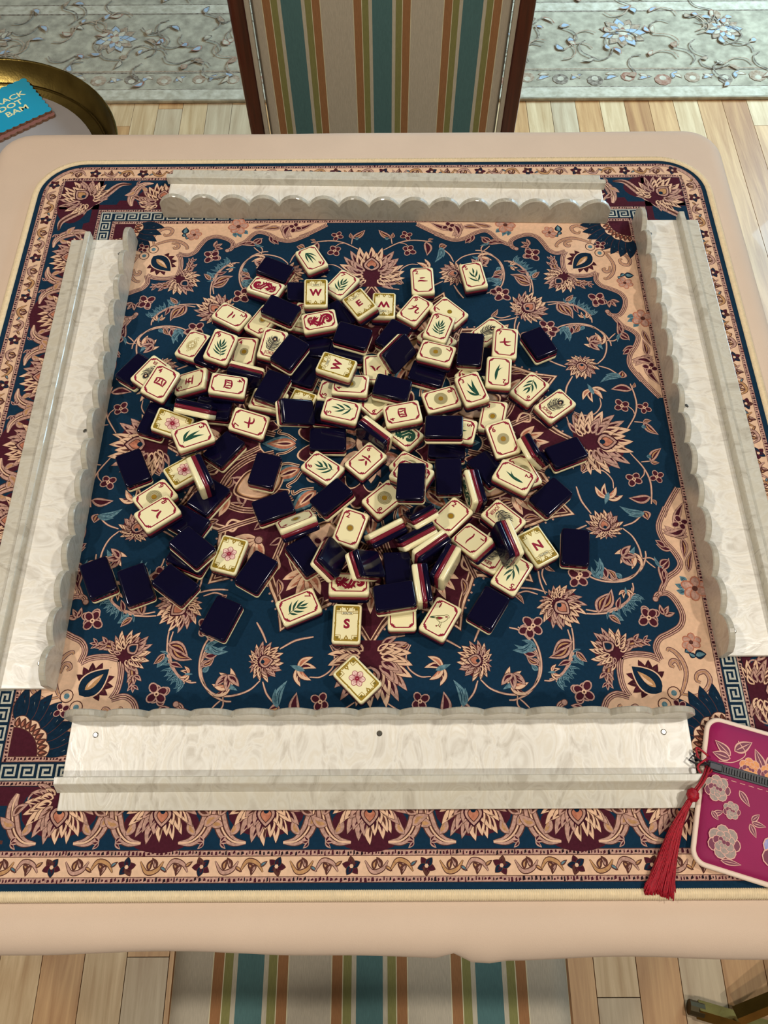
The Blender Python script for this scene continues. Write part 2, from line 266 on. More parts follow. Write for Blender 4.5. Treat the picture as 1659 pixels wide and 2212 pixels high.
TILES = [   # face design, centre (mm, mat top = 0), orientation, (label, group)
 ('hidden', (-93.95, 188.73, 8.39), (0.04287, 0.54304, -0.83859, -0.00569), ['face-down glossy navy tile above the red dragon tile, left of the green-leaf four tile', 'face-down navy tiles in the heap']),
 ('bam4', (-58.75, 203.12, 6.92), (0.24138, 0.00478, -0.00906, -0.97038), ['cream tile with green leaves and numeral four in the heap', 'face-up cream tiles in the heap']),
 ('rdragon', (-101.5, 165.24, 8.2), (-0.55335, 0.06401, 0.04091, 0.82948), ['cream tile with red dragon above the gold-dot three tile', 'face-up cream tiles in the heap']),
 ('hidden', (-65.05, 161.4, 7.81), (-0.02513, -0.72731, 0.68526, 0.02851), ['face-down glossy navy tile left of the W tile, below the green-leaf four tile', 'face-down navy tiles in the heap']),
 ('crak2', (-131.78, 131.46, 7.78), (-0.50125, 0.03796, 0.00532, 0.86445), ['cream tile with red character and numeral two above the green-leaf nine tile', 'face-up cream tiles in the heap']),
 ('dot3', (-100.7, 123.62, 10.63), (0.29797, -0.04783, -0.04298, 0.95241), ['cream tile with ringed gold dot and numeral three above the JOKER tile', 'face-up cream tiles in the heap']),
 ('dot4', (-115.79, 90.14, 7.71), (0.99737, 0.0201, -0.02341, -0.06552), ['cream tile with ringed gold dot and numeral four right of the green-leaf nine tile', 'face-up cream tiles in the heap']),
 ('soap', (-164.16, 97.97, 7.51), (-0.97721, 0.01405, 0.03182, 0.20939), ['cream tile with gold bubbles and sun rays', 'face-up cream tiles in the heap']),
 ('bam7', (-28.83, 169.56, 7.83), (-0.95264, 0.00733, -0.0243, 0.30305), ['cream tile with green leaves and numeral seven right of the W tile', 'face-up cream tiles in the heap']),
 ('windW', (11.84, 143.24, 7.53), (-0.01911, -0.00265, -0.02964, -0.99937), ['gold-framed W tile turned upside down to read M', 'face-up cream tiles in the heap']),
 ('crak2', (49.24, 173.74, 7.62), (0.99961, 0.02163, 0.00217, 0.01758), ['cream tile with red character and numeral two above the red-character nine tile', 'face-up cream tiles in the heap']),
 ('dot1', (73.24, 135.33, 7.43), (-0.92121, -0.02289, 0.00245, -0.38838), ['cream tile with plain gold dot in the heap', 'face-up cream tiles in the heap']),
 ('bam5', (98.85, 179.61, 7.9), (0.99575, 0.01777, -0.02067, 0.08795), ['cream tile with green leaves and numeral five above the plain gold dot tile', 'face-up cream tiles in the heap']),
 ('hidden', (-213.63, 71.32, 7.69), (-0.0173, -0.95128, 0.30427, -0.04669), ['face-down glossy navy tile left of the red-character four tile, left of the red-character five tile', 'face-down navy tiles in the heap']),
 ('joker', (-195.12, 59.6, 18.09), (-0.31036, -0.02129, 0.03291, -0.94981), ['half-covered cream tile above the red-character four tile, left of the red-character five tile', 'face-up cream tiles in the heap']),
 ('hidden', (-188.95, 16.54, 8.69), (-0.01804, 0.98973, -0.1358, -0.04092), ['face-down glossy navy tile left of the flower tile, below the red-character four tile', 'face-down navy tiles in the heap']),
 ('flower1', (-170.58, 6.72, 18.17), (-0.78714, -0.11822, -0.04551, -0.60363), ['gold-framed cream tile with magenta flower in the heap', 'face-up cream tiles in the heap']),
 ('hidden', (-125.91, -12.92, 7.8), (0.01239, 0.31584, 0.94847, -0.02235), ['face-down glossy navy tile right of the green-leaf three tile, below the red-character seven tile', 'face-down navy tiles in the heap']),
 ('crak6', (-90.93, 36.66, 7.24), (-0.6224, 0.02421, 0.0196, 0.78208), ['half-covered cream tile above the red-character seven tile, right of the red-character four tile', 'face-up cream tiles in the heap']),
 ('dot5', (-31.12, 45.15, 6.98), (-0.77438, 0.01251, -0.01544, -0.6324), ['half-covered cream tile left of the gold-dot four tile, above the green-leaf five tile', 'face-up cream tiles in the heap']),
 ('hidden', (-37.26, -3.57, 7.63), (-0.01813, -0.71265, 0.70096, 0.02149), ['face-down glossy navy tile above the green-leaf six tile, below the green-leaf five tile', 'face-down navy tiles in the heap']),
 ('crak8', (4.01, 69.68, 7.88), (-0.02198, 0.01597, 0.03107, 0.99915), ['cream tile with red character and numeral eight right of the gold-dot four tile', 'face-up cream tiles in the heap']),
 ('dot9', (6.69, 34.61, 8.34), (-0.39658, -0.00136, 0.02293, -0.91771), ['half-covered cream tile left of the red-character four tile, below the red-character eight tile', 'face-up cream tiles in the heap']),
 ('gdragon', (27.85, 2.18, 7.0), (0.91807, -0.01307, -0.00571, 0.39616), ['cream tile with green dragon tail in the heap', 'face-up cream tiles in the heap']),
 ('joker', (108.8, 111.0, 7.97), (-0.91026, 0.02016, 0.05252, 0.41019), ['cream JOKER tile with dark feather left of the red-character seven tile', 'face-up cream tiles in the heap']),
 ('hidden', (155.0, 99.16, 7.18), (-0.00794, 0.21415, -0.97664, 0.01554), ['face-down glossy navy tile right of the red-character seven tile, above the green-leaf six tile', 'face-down navy tiles in the heap']),
 ('bam6', (141.76, 47.96, 7.0), (0.3743, -0.00056, 0.01197, 0.92723), ['cream tile with green leaves and numeral six left of the JOKER tile', 'face-up cream tiles in the heap']),
 ('joker', (162.78, 29.77, 7.07), (0.89667, 0.00216, -0.01432, -0.44246), ['cream JOKER tile with dark feather right of the green-leaf six tile', 'face-up cream tiles in the heap']),
 ('dot3', (107.19, 18.33, 8.21), (-0.99183, -0.00747, 0.05841, 0.11314), ['cream tile with ringed gold dot and numeral three above the gold-dot six tile', 'face-up cream tiles in the heap']),
 ('dot8', (127.55, -37.24, 8.73), (0.97397, -0.002, 0.0818, 0.21139), ['half-covered cream tile right of the green-leaf two tile, below the gold-dot six tile', 'face-up cream tiles in the heap']),
 ('hidden', (167.53, -18.14, 7.63), (-0.0064, -0.82653, 0.5619, -0.03276), ['face-down glossy navy tile below the JOKER tile, right of the green-leaf two tile', 'face-down navy tiles in the heap']),
 ('hidden', (149.91, -60.09, 6.8), (-0.00757, -0.40387, -0.91477, 0.00531), ['face-down glossy navy tile right of the green-leaf two tile, above the N tile', 'face-down navy tiles in the heap']),
 ('hidden', (98.96, -34.51, 9.1), (0.01104, 0.29881, -0.95189, 0.0671), ['face-down glossy navy tile left of the green-leaf two tile, below the gold-dot six tile', 'face-down navy tiles in the heap']),
 ('bam6', (-40.57, -33.03, 8.93), (-0.89595, 0.03887, -0.00019, -0.44246), ['cream tile with green leaves and numeral six left of the red-character six tile', 'face-up cream tiles in the heap']),
 ('crak6', (-4.21, -24.61, 6.91), (-0.92852, 0.00962, -3e-05, 0.37116), ['cream tile with red character and numeral six in the heap', 'face-up cream tiles in the heap']),
 ('dot7', (34.37, -33.84, 11.25), (-0.44598, 0.00797, 0.1186, 0.88712), ['half-covered cream tile below the green dragon tile, above the gold-dot eight tile', 'face-up cream tiles in the heap']),
 ('hidden', (65.56, -41.52, 11.09), (-0.00939, 0.00145, -0.99561, -0.09313), ['face-down glossy navy tile above the gold-dot two tile, right of the green dragon tile', 'face-down navy tiles in the heap']),
 ('dot8', (10.6, -62.19, 8.64), (-0.40187, -0.04612, -0.00744, -0.9145), ['cream tile with ringed gold dot and numeral eight below the red-character six tile', 'face-up cream tiles in the heap']),
 ('dot2', (-16.35, -88.07, 8.82), (0.98465, 0.04394, 0.01604, -0.16816), ['cream tile with ringed gold dot and numeral two left of the gold-dot eight tile', 'face-up cream tiles in the heap']),
 ('hidden', (-51.37, -112.73, 8.16), (0.07217, 0.31058, -0.94751, 0.02368), ['face-down glossy navy tile below the gold-dot four tile, above the green-leaf seven tile', 'face-down navy tiles in the heap']),
 ('hidden', (21.65, -126.07, 9.86), (0.03976, 0.03718, -0.99535, 0.07943), ['face-down glossy navy tile above the red-character one tile, right of the red dragon tile', 'face-down navy tiles in the heap']),
 ('windS', (-17.94, -169.11, 6.95), (0.9998, -0.00886, 0.00553, -0.01703), ['gold-framed cream tile lettered S near the front', 'face-up cream tiles in the heap']),
 ('bam7', (-55.57, -155.4, 7.22), (-0.83776, 0.01718, 0.00931, 0.54569), ['cream tile with green leaves and numeral seven left of the S tile', 'face-up cream tiles in the heap']),
 ('crak1', (24.7, -158.99, 6.83), (0.99996, -0.00336, -0.00772, -0.00281), ['cream tile with red character and numeral one left of the bird tile', 'face-up cream tiles in the heap']),
 ('bam1', (54.16, -166.32, 8.34), (0.96353, -0.04705, -0.00833, -0.26331), ['cream tile with small bird and numeral one', 'face-up cream tiles in the heap']),
 ('dot2', (66.36, -78.52, 7.83), (-0.92594, 0.02945, 0.02188, 0.37588), ['cream tile with ringed gold dot and numeral two above the red-character one tile', 'face-up cream tiles in the heap']),
 ('joker', (108.93, -80.75, 7.95), (-0.38349, 0.01197, 0.03459, 0.92282), ['cream JOKER tile with dark feather right of the red-character one tile', 'face-up cream tiles in the heap']),
 ('joker', (97.82, -110.73, 7.6), (-0.95572, 0.01985, 0.02783, 0.2923), ['half-covered cream tile right of the red-character one tile, above the green-leaf five tile', 'face-up cream tiles in the heap']),
 ('bam5', (112.26, -128.73, 8.0), (0.2936, -0.00918, -0.01494, 0.95577), ['cream tile with green leaves and numeral five below the N tile', 'face-up cream tiles in the heap']),
 ('windN', (134.53, -105.13, 7.14), (-0.24824, 0.02168, 0.00131, 0.96846), ['gold-framed cream tile lettered N, turned upside down', 'face-up cream tiles in the heap']),
 ('hidden', (165.19, -106.17, 8.03), (-0.03108, -0.06289, -0.99751, -0.00744), ['face-down glossy navy tile right of the N tile, right of the green-leaf five tile', 'face-down navy tiles in the heap']),
 ('hidden', (91.8, -157.14, 7.33), (0.00746, -0.27884, -0.96004, 0.02275), ['face-down glossy navy tile below the green-leaf five tile, right of the bird tile', 'face-down navy tiles in the heap']),
 ('hidden', (-201.74, -30.54, 7.81), (0.02385, 0.21771, -0.97546, -0.0225), ['face-down glossy navy tile above the gold-dot nine tile, left of the flower tile', 'face-down navy tiles in the heap']),
 ('flower3', (-157.27, -33.41, 7.45), (-0.4602, -0.01186, -0.01337, -0.88763), ['gold-framed cream tile with magenta flower below the green-leaf three tile', 'face-up cream tiles in the heap']),
 ('dot9', (-179.52, -59.55, 8.06), (-0.90967, 0.0414, -0.02174, 0.4127), ['cream tile with ringed gold dot and numeral nine in the heap', 'face-up cream tiles in the heap']),
 ('hidden', (-134.88, -59.55, 8.57), (0.02405, -0.28534, -0.9565, 0.05579), ['face-down glossy navy tile below the flower tile, right of the gold-dot nine tile', 'face-down navy tiles in the heap']),
 ('hidden', (-145.13, -114.07, 9.68), (0.10177, 0.56046, -0.8214, 0.02877), ['face-down glossy navy tile left of the flower tile, below the red-character eight tile', 'face-down navy tiles in the heap']),
 ('flower2', (-113.2, -111.35, 7.62), (0.99106, -0.0182, 0.00882, -0.13184), ['gold-framed cream tile with magenta flower left of the gold-dot four tile', 'face-up cream tiles in the heap']),
 ('hidden', (-90.71, -126.02, 8.05), (0.03125, -0.25277, -0.96673, 0.02382), ['face-down glossy navy tile right of the flower tile, left of the green-leaf seven tile', 'face-down navy tiles in the heap']),
 ('hidden', (-215.66, -130.14, 7.63), (0.04034, 0.2214, -0.97435, 0.00211), ['face-down glossy navy tile below the red-character eight tile, below the gold-dot nine tile', 'face-down navy tiles in the heap']),
 ('hidden', (-184.87, -136.21, 8.33), (0.03547, 0.20133, -0.97866, -0.02079), ['face-down glossy navy tile below the red-character eight tile, left of the flower tile', 'face-down navy tiles in the heap']),
 ('hidden', (-152.5, -138.11, 12.41), (0.04445, 0.44947, -0.89214, -0.00958), ['face-down glossy navy tile left of the flower tile, below the gold-dot nine tile', 'face-down navy tiles in the heap']),
 ('hidden', (-115.64, -163.47, 7.02), (0.01166, -0.20303, -0.9791, 0.00044), ['face-down glossy navy tile below the flower tile, left of the green-leaf seven tile', 'face-down navy tiles in the heap']),
 ('hidden', (-89.74, -34.07, 8.27), (0.03558, -0.10388, -0.99391, 0.00926), ['face-down glossy navy tile below the red-character seven tile, left of the green-leaf six tile', 'face-down navy tiles in the heap']),
 ('hidden', (-80.33, -68.81, 8.12), (-0.03094, -0.83365, 0.55133, -0.01025), ['face-down glossy navy tile left of the gold-dot four tile, left of the green-leaf six tile', 'face-down navy tiles in the heap']),
 ('flower4', (-9.48, -212.03, 7.92), (0.92579, 0.00803, 0.01612, 0.3776), ['gold-framed flower tile lying alone closest to the front rack', 'face-up cream tiles in the heap']),
 ('hidden', (-144.67, 87.36, 11.35), (-0.00483, -0.97519, 0.22131, -0.00127), ['face-down glossy navy tile left of the green-leaf nine tile, right of the bubble tile', 'face-down navy tiles in the heap']),
 ('hidden', (-32.07, 133.03, 6.62), (0.00047, 0.28704, -0.95792, 0.00187), ['face-down glossy navy tile right of the red dragon tile, left of the E tile', 'face-down navy tiles in the heap']),
 ('hidden', (-139.35, 29.68, 6.66), (0.00367, 0.66314, -0.74848, 0.00284), ['face-down glossy navy tile below the red-character four tile, below the red-character five tile', 'face-down navy tiles in the heap']),
 ('hidden', (-58.41, 68.93, 6.87), (-0.00963, -0.98658, 0.16297, 0.00058), ['face-down glossy navy tile left of the W tile, right of the JOKER tile', 'face-down navy tiles in the heap']),
 ('hidden', (-53.13, 96.26, 6.68), (-0.00173, 0.65926, -0.75191, 0.00342), ['face-down glossy navy tile below the red dragon tile, left of the W tile', 'face-down navy tiles in the heap']),
 ('hidden', (-34.54, 22.87, 8.22), (0.00183, 0.6514, -0.75872, 0.00545), ['face-down glossy navy tile left of the green-leaf five tile, below the gold-dot four tile', 'face-down navy tiles in the heap']),
 ('flower2', (-63.22, 31.71, 6.8), (-0.98421, 0.00334, -0.0058, 0.17688), ['half-covered cream tile left of the green-leaf five tile, right of the red-character seven tile', 'face-up cream tiles in the heap']),
 ('hidden', (65.41, -11.72, 6.65), (0.00011, 0.67973, -0.73346, 0.00265), ['face-down glossy navy tile right of the green dragon tile, below the gold-dot eight tile', 'face-down navy tiles in the heap']),
 ('hidden', (-149.37, -82.9, 8.83), (0.00181, 0.4974, -0.86751, 0.00373), ['face-down glossy navy tile right of the red-character eight tile, right of the gold-dot nine tile', 'face-down navy tiles in the heap']),
 ('dot5', (-63.51, 130.78, 6.68), (0.99082, -0.00214, 0.00288, -0.13517), ['half-covered cream tile left of the red dragon tile, below the W tile', 'face-up cream tiles in the heap']),
 ('hidden', (-22.23, 89.18, 9.21), (-0.00039, 0.65939, -0.75174, 0.00909), ['face-down glossy navy tile above the W tile, left of the red-character eight tile', 'face-down navy tiles in the heap']),
 ('crak3', (60.79, 103.89, 6.92), (-0.92016, 0.00902, 0.00577, -0.3914), ['half-covered cream tile below the green-leaf nine tile, above the gold-dot seven tile', 'face-up cream tiles in the heap']),
 ('bam4', (93.53, 59.94, 6.92), (-0.91075, 0.00925, -0.00363, -0.41284), ['half-covered cream tile above the green-leaf three tile, left of the green-leaf two tile', 'face-up cream tiles in the heap']),
 ('hidden', (107.79, 76.14, 9.09), (0.0029, -0.05892, -0.99822, 0.00908), ['face-down glossy navy tile above the green-leaf two tile, below the red-character seven tile', 'face-down navy tiles in the heap']),
 ('rdragon', (-16.73, -139.15, 10.88), (0.69238, -0.10536, 0.14426, 0.69907), ['cream tile with red dragon above the S tile', 'face-up cream tiles in the heap']),
 ('hidden', (-112.39, 60.62, 14.09), (0.43372, -0.62446, -0.45335, -0.46521), ['tile standing on edge right of the red-character four tile, below the gold-dot four tile', 'tiles standing on edge in the heap']),
 ('hidden', (2.91, -0.56, 12.44), (0.29759, -0.6744, -0.29454, -0.60817), ['tile standing on edge above the red-character six tile, left of the green dragon tile', 'tiles standing on edge in the heap']),
 ('hidden', (137.84, -20.84, 18.26), (0.42607, 0.70486, -0.49632, -0.27442), ['tile standing on edge right of the gold-dot six tile, above the green-leaf two tile', 'tiles standing on edge in the heap']),
 ('gdragon', (85.86, -55.13, 13.02), (0.72875, 0.06799, -0.6778, 0.06993), ['tile standing on edge above the gold-dot two tile, left of the green-leaf two tile', 'tiles standing on edge in the heap']),
 ('dot9', (12.35, -93.77, 13.17), (-0.72434, 0.28286, 0.46957, 0.41812), ['tile standing on edge below the gold-dot eight tile, right of the gold-dot two tile', 'tiles standing on edge in the heap']),
 ('hidden', (40.91, -79.42, 18.2), (0.45716, 0.85134, 0.19326, 0.16996), ['tile standing on edge left of the gold-dot two tile, right of the gold-dot eight tile', 'tiles standing on edge in the heap']),
 ('hidden', (36.67, -96.16, 12.93), (0.2646, 0.73487, -0.42881, 0.45394), ['tile standing on edge left of the gold-dot two tile, below the gold-dot eight tile', 'tiles standing on edge in the heap']),
 ('hidden', (48.84, -110.1, 15.98), (0.62326, -0.33015, -0.64031, -0.30423), ['tile standing on edge below the gold-dot two tile, left of the red-character one tile', 'tiles standing on edge in the heap']),
 ('hidden', (59.18, -125.05, 19.07), (0.19553, 0.66286, -0.15908, 0.70504), ['tile standing on edge left of the red-character one tile, below the gold-dot two tile', 'tiles standing on edge in the heap']),
 ('hidden', (40.72, -140.03, 15.87), (-0.68672, -0.05889, 0.72414, -0.02385), ['tile standing on edge above the red-character one tile, above the bird tile', 'tiles standing on edge in the heap']),
 ('hidden', (-82.76, 124.9, 24.89), (0.01047, 0.53297, -0.84492, -0.04403), ['face-down glossy navy tile right of the gold-dot three tile, below the red dragon tile', 'face-down navy tiles in the heap']),
 ('windW', (-51.72, 148.09, 20.33), (-0.99946, -0.02892, -0.01225, -0.00965), ['gold-framed cream tile lettered W standing upright at the top', 'face-up cream tiles in the heap']),
 ('bam9', (-134.67, 83.66, 24.52), (0.98402, 0.05502, 0.08928, -0.14392), ['cream tile with green leaves and numeral nine left of the gold-dot four tile', 'face-up cream tiles in the heap']),
 ('joker', (-89.66, 91.03, 17.95), (-0.99043, -0.05278, -0.08813, 0.09221), ['cream JOKER tile with dark feather below the gold-dot three tile', 'face-up cream tiles in the heap']),
 ('windE', (-9.51, 136.74, 18.34), (0.95571, -0.03588, -0.12027, 0.26621), ['gold-framed cream tile lettered E near the top', 'face-up cream tiles in the heap']),
 ('crak9', (41.22, 138.43, 7.49), (-0.95176, -0.00969, 0.0072, 0.30661), ['cream tile with red character and numeral nine in the heap', 'face-up cream tiles in the heap']),
 ('hidden', (20.43, 108.38, 7.67), (-0.01056, -0.28654, -0.95768, -0.02515), ['face-down glossy navy tile below the W tile, below the red-character nine tile', 'face-down navy tiles in the heap']),
 ('rdragon', (-46.92, 114.89, 19.9), (0.63896, -0.02092, -0.01305, 0.76884), ['cream tile with red dragon below the W tile', 'face-up cream tiles in the heap']),
 ('bam9', (62.07, 107.23, 19.86), (-0.98388, 0.01327, -0.02154, 0.17702), ['cream tile with green leaves and numeral nine below the plain gold dot tile', 'face-up cream tiles in the heap']),
 ('crak4', (-183.01, 43.54, 27.55), (-0.96921, -0.07437, -0.10698, 0.20893), ['cream tile with red character and numeral four left of the red-character five tile', 'face-up cream tiles in the heap']),
 ('crak4', (-125.55, 44.26, 20.26), (-0.67523, 0.0702, -0.0267, 0.73378), ['cream tile with red character and numeral four right of the red-character five tile', 'face-up cream tiles in the heap']),
 ('bam3', (-149.53, -10.15, 25.31), (0.84448, -0.03552, 0.07268, -0.52945), ['cream tile with green leaves and numeral three right of the flower tile', 'face-up cream tiles in the heap']),
 ('crak7', (-105.69, 10.87, 12.6), (-0.79008, -0.10212, 0.00146, -0.60444), ['cream tile with red character and numeral seven below the red-character four tile', 'face-up cream tiles in the heap']),
 ('hidden', (-86.26, 42.67, 20.24), (-0.00706, -0.19376, -0.98102, -0.00308), ['face-down glossy navy tile above the red-character seven tile, below the JOKER tile', 'face-down navy tiles in the heap']),
 ('dot4', (-17.61, 44.07, 19.98), (-0.74266, 0.02813, -0.00354, -0.66907), ['cream tile with ringed gold dot and numeral four below the W tile', 'face-up cream tiles in the heap']),
 ('bam5', (-25.75, 16.67, 21.4), (0.77739, 0.01551, 0.04119, 0.62748), ['cream tile with green leaves and numeral five below the gold-dot four tile', 'face-up cream tiles in the heap']),
 ('dot7', (58.81, 78.38, 19.66), (-0.57991, -0.00397, 0.02158, 0.81438), ['cream tile with ringed gold dot and numeral seven in the heap', 'face-up cream tiles in the heap']),
 ('hidden', (50.76, 65.41, 6.86), (0.01026, 0.58335, -0.81215, 0.00346), ['face-down glossy navy tile below the gold-dot seven tile, above the gold-dot eight tile', 'face-down navy tiles in the heap']),
 ('hidden', (18.61, 40.41, 21.46), (0.03008, 0.61521, -0.78778, -0.00488), ['face-down glossy navy tile below the red-character eight tile, above the red-character four tile', 'face-down navy tiles in the heap']),
 ('crak4', (27.72, 14.14, 19.65), (0.64354, -0.03117, -0.0101, 0.76471), ['cream tile with red character and numeral four above the green dragon tile', 'face-up cream tiles in the heap']),
 ('dot8', (62.64, 36.24, 8.77), (-0.79622, -0.02322, 0.01292, 0.60442), ['cream tile with ringed gold dot and numeral eight left of the green-leaf three tile', 'face-up cream tiles in the heap']),
 ('bam3', (88.75, 39.68, 19.38), (0.98823, 0.00229, -0.03848, 0.14806), ['cream tile with green leaves and numeral three left of the green-leaf two tile', 'face-up cream tiles in the heap']),
 ('bam5', (73.89, -1.53, 19.73), (0.61364, 0.02714, 0.0104, -0.78905), ['half-covered cream tile below the gold-dot eight tile, left of the gold-dot three tile', 'face-up cream tiles in the heap']),
 ('bam2', (112.7, 55.46, 21.48), (0.05293, 0.00505, -0.02601, 0.99825), ['cream tile with green leaves and numeral two below the red-character seven tile', 'face-up cream tiles in the heap']),
 ('crak7', (120.49, 87.54, 22.08), (-0.99765, -0.02839, -0.01319, 0.06093), ['cream tile with red character and numeral seven right of the JOKER tile', 'face-up cream tiles in the heap']),
 ('hidden', (89.5, 80.56, 23.16), (0.07118, 0.08065, 0.98985, 0.09282), ['face-down glossy navy tile left of the JOKER tile, left of the red-character seven tile', 'face-down navy tiles in the heap']),
 ('dot6', (112.1, -9.98, 19.02), (-0.9841, -0.10088, 0.0369, -0.14148), ['cream tile with ringed gold dot and numeral six in the heap', 'face-up cream tiles in the heap']),
 ('bam2', (117.89, -50.25, 23.3), (0.49449, -0.02189, -0.01568, -0.86877), ['cream tile with green leaves and numeral two below the gold-dot six tile', 'face-up cream tiles in the heap']),
 ('crak7', (34.16, -49.99, 27.42), (-0.49967, 0.00373, 0.08499, 0.86203), ['half-covered cream tile right of the gold-dot eight tile, below the green dragon tile', 'face-up cream tiles in the heap']),
 ('hidden', (-31.38, -62.86, 13.75), (-0.12811, -0.42028, -0.8983, 0.00257), ['face-down glossy navy tile below the green-leaf six tile, above the gold-dot two tile', 'face-down navy tiles in the heap']),
 ('hidden', (19.25, -151.9, 20.82), (-0.0085, -0.74837, 0.65869, -0.07737), ['face-down glossy navy tile above the red-character one tile, left of the bird tile', 'face-down navy tiles in the heap']),
 ('crak8', (-170.8, -81.39, 22.31), (-0.90117, 0.04571, -0.00425, 0.43102), ['cream tile with red character and numeral eight below the gold-dot nine tile', 'face-up cream tiles in the heap']),
 ('hidden', (-140.22, -110.32, 22.39), (0.07068, 0.42294, -0.90339, 0.00211), ['face-down glossy navy tile left of the flower tile, right of the red-character eight tile', 'face-down navy tiles in the heap']),
 ('crak5', (-158.55, 53.63, 13.42), (-0.69549, 0.15824, 0.12847, -0.68902), ['cream tile with red character and numeral five in the heap', 'face-up cream tiles in the heap']),
 ('hidden', (-64.63, 14.45, 25.99), (0.11111, 0.73746, -0.58654, -0.31587), ['face-down glossy navy tile left of the green-leaf five tile, right of the red-character seven tile', 'face-down navy tiles in the heap']),
 ('hidden', (23.31, 79.26, 22.39), (-0.1488, 0.85124, -0.30676, -0.39894), ['face-down glossy navy tile right of the red-character eight tile, left of the gold-dot seven tile', 'face-down navy tiles in the heap']),
 ('dot4', (-59.46, -85.88, 12.51), (-0.50782, 0.30193, -0.20123, -0.78132), ['cream tile with ringed gold dot and numeral four left of the gold-dot two tile', 'face-up cream tiles in the heap']),
 ('hidden', (-31.69, -119.72, 22.41), (0.21025, 0.88455, -0.20674, -0.36142), ['face-down glossy navy tile above the red dragon tile, below the gold-dot two tile', 'face-down navy tiles in the heap']),
 ('hidden', (-3.39, -127.59, 28.37), (0.33382, 0.73161, -0.5017, -0.31875), ['face-down glossy navy tile above the red dragon tile, above the red-character one tile', 'face-down navy tiles in the heap']),
 ('crak1', (82.45, -104.98, 17.63), (-0.31891, -0.16562, 0.2236, 0.90602), ['cream tile with red character and numeral one below the gold-dot two tile', 'face-up cream tiles in the heap']),
 ('hidden', (-150.66, 19.46, 25.15), (0.40157, 0.55379, -0.66866, 0.29147), ['tile standing on edge below the red-character five tile, right of the flower tile', 'tiles standing on edge in the heap']),
 ('hidden', (107.51, -108.55, 26.96), (-0.10409, 0.74231, 0.11151, 0.65247), ['tile standing on edge below the JOKER tile, left of the N tile', 'tiles standing on edge in the heap']),
 ('hidden', (-138.75, -47.47, 26.74), (-0.71426, -0.18224, 0.66007, -0.14466), ['tile standing on edge right of the flower tile, below the green-leaf three tile', 'tiles standing on edge in the heap']),
 ('hidden', (-71.91, 75.57, 26.83), (0.04148, -0.27138, -0.9611, -0.03027), ['face-down glossy navy tile right of the JOKER tile, below the gold-dot three tile', 'face-down navy tiles in the heap']),
 ('hidden', (-16.49, 96.52, 22.81), (-0.00659, 0.5923, -0.80489, -0.03581), ['face-down glossy navy tile below the E tile, above the W tile', 'face-down navy tiles in the heap']),
 ('windW', (-29.69, 54.68, 32.97), (-0.81161, -0.00862, -0.03554, -0.58305), ['gold-framed W tile lying sideways in the middle of the heap', 'face-up cream tiles in the heap']),
 ('hidden', (61.73, -7.41, 32.78), (0.00025, 0.6812, -0.7297, 0.05926), ['face-down glossy navy tile below the gold-dot eight tile, right of the green dragon tile', 'face-down navy tiles in the heap']),
 ('hidden', (33.09, -63.15, 41.66), (0.0736, 0.04406, 0.99565, 0.03632), ['face-down glossy navy tile right of the gold-dot eight tile, below the green dragon tile', 'face-down navy tiles in the heap']),
]
# ------------------------------------------------------------------ room shell
WP = mat('wall_paint', '8F8576', .9, .2, var=.02, vscale=4); CP = mat('ceiling_paint', '8E8A82', .9, .2)
for nm, b in (('wall_left', (-2.75, -2.65, -2.5, 4.1, 0, 2.9)), ('wall_back', (-2.65, 2.9, 4.0, 4.1, 0, 2.9)), ('wall_front', (-2.65, 2.9, -2.6, -2.5, 0, 2.9)), ('ceiling', (-2.75, 3.0, -2.6, 4.1, 2.9, 3.0))):
    tag(obj(nm, *box(*b), CP if nm == 'ceiling' else WP), kind='structure')
# right wall is pierced by a window that lets the daylight in
tag(obj('wall_right', *merge([box(2.9, 3.0, -2.6, 1.7, 0, 2.9), box(2.9, 3.0, 3.5, 4.1, 0, 2.9), box(2.9, 3.0, 1.7, 3.5, 0, .75), box(2.9, 3.0, 1.7, 3.5, 2.35, 2.9)]), WP), kind='structure')
wf = mat('window_paint', 'E6E4DE', .5)
w1 = obj('window_1', *merge([box(2.89, 2.95, 1.70, 1.76, .75, 2.35), box(2.89, 2.95, 3.44, 3.5, .75, 2.35), box(2.89, 2.95, 1.76, 3.44, .75, .81), box(2.89, 2.95, 1.76, 3.44, 2.29, 2.35), box(2.90, 2.94, 2.57, 2.63, .81, 2.29)]), wf); tag(w1, kind='structure')
for nm, b in (('baseboard_left', (-2.65, -2.632, -2.5, 4.0, 0, .12)), ('baseboard_back', (-2.63, 2.88, 3.982, 4.0, 0, .12))): tag(obj(nm, *box(*b), wf), kind='structure')
# ------------------------------------------------------------------ floor: oak strip boards
fl = obj('floor', *box(-2.75, 3.0, -2.6, 4.1, -.03, -.006), mat('subfloor', '6B5138', .9)); tag(fl, kind='structure')
OAK = [wood('oak_boards_honey', 'B07F50', 'D6A873'), wood('oak_boards_pale', 'BC976A', 'DFC093'), wood('oak_boards_tan', '9C6A42', 'C4935F'), wood('oak_boards_grey', 'B59A78', 'D3BC98')]
bw = .0635; x = -1.30; i = 0
while x < 1.50:
    y = -1.15 - R.random() * .7
    while y < 1.62:
        L = .45 + R.random() * .9; y1 = min(y + L, 1.66)
        if y1 > -1.15 and y1 - y > .03:
            o = obj('plank', *box(-bw / 2 + .0006, bw / 2 - .0006, -(y1 - y) / 2 + .0006, (y1 - y) / 2 - .0006, -.006, 0), OAK[R.choice((0, 0, 1, 1, 2, 3))], fl, at=(x, (y + y1) / 2, 0))
        y = y1
        if y1 >= 1.66: break
    x += bw
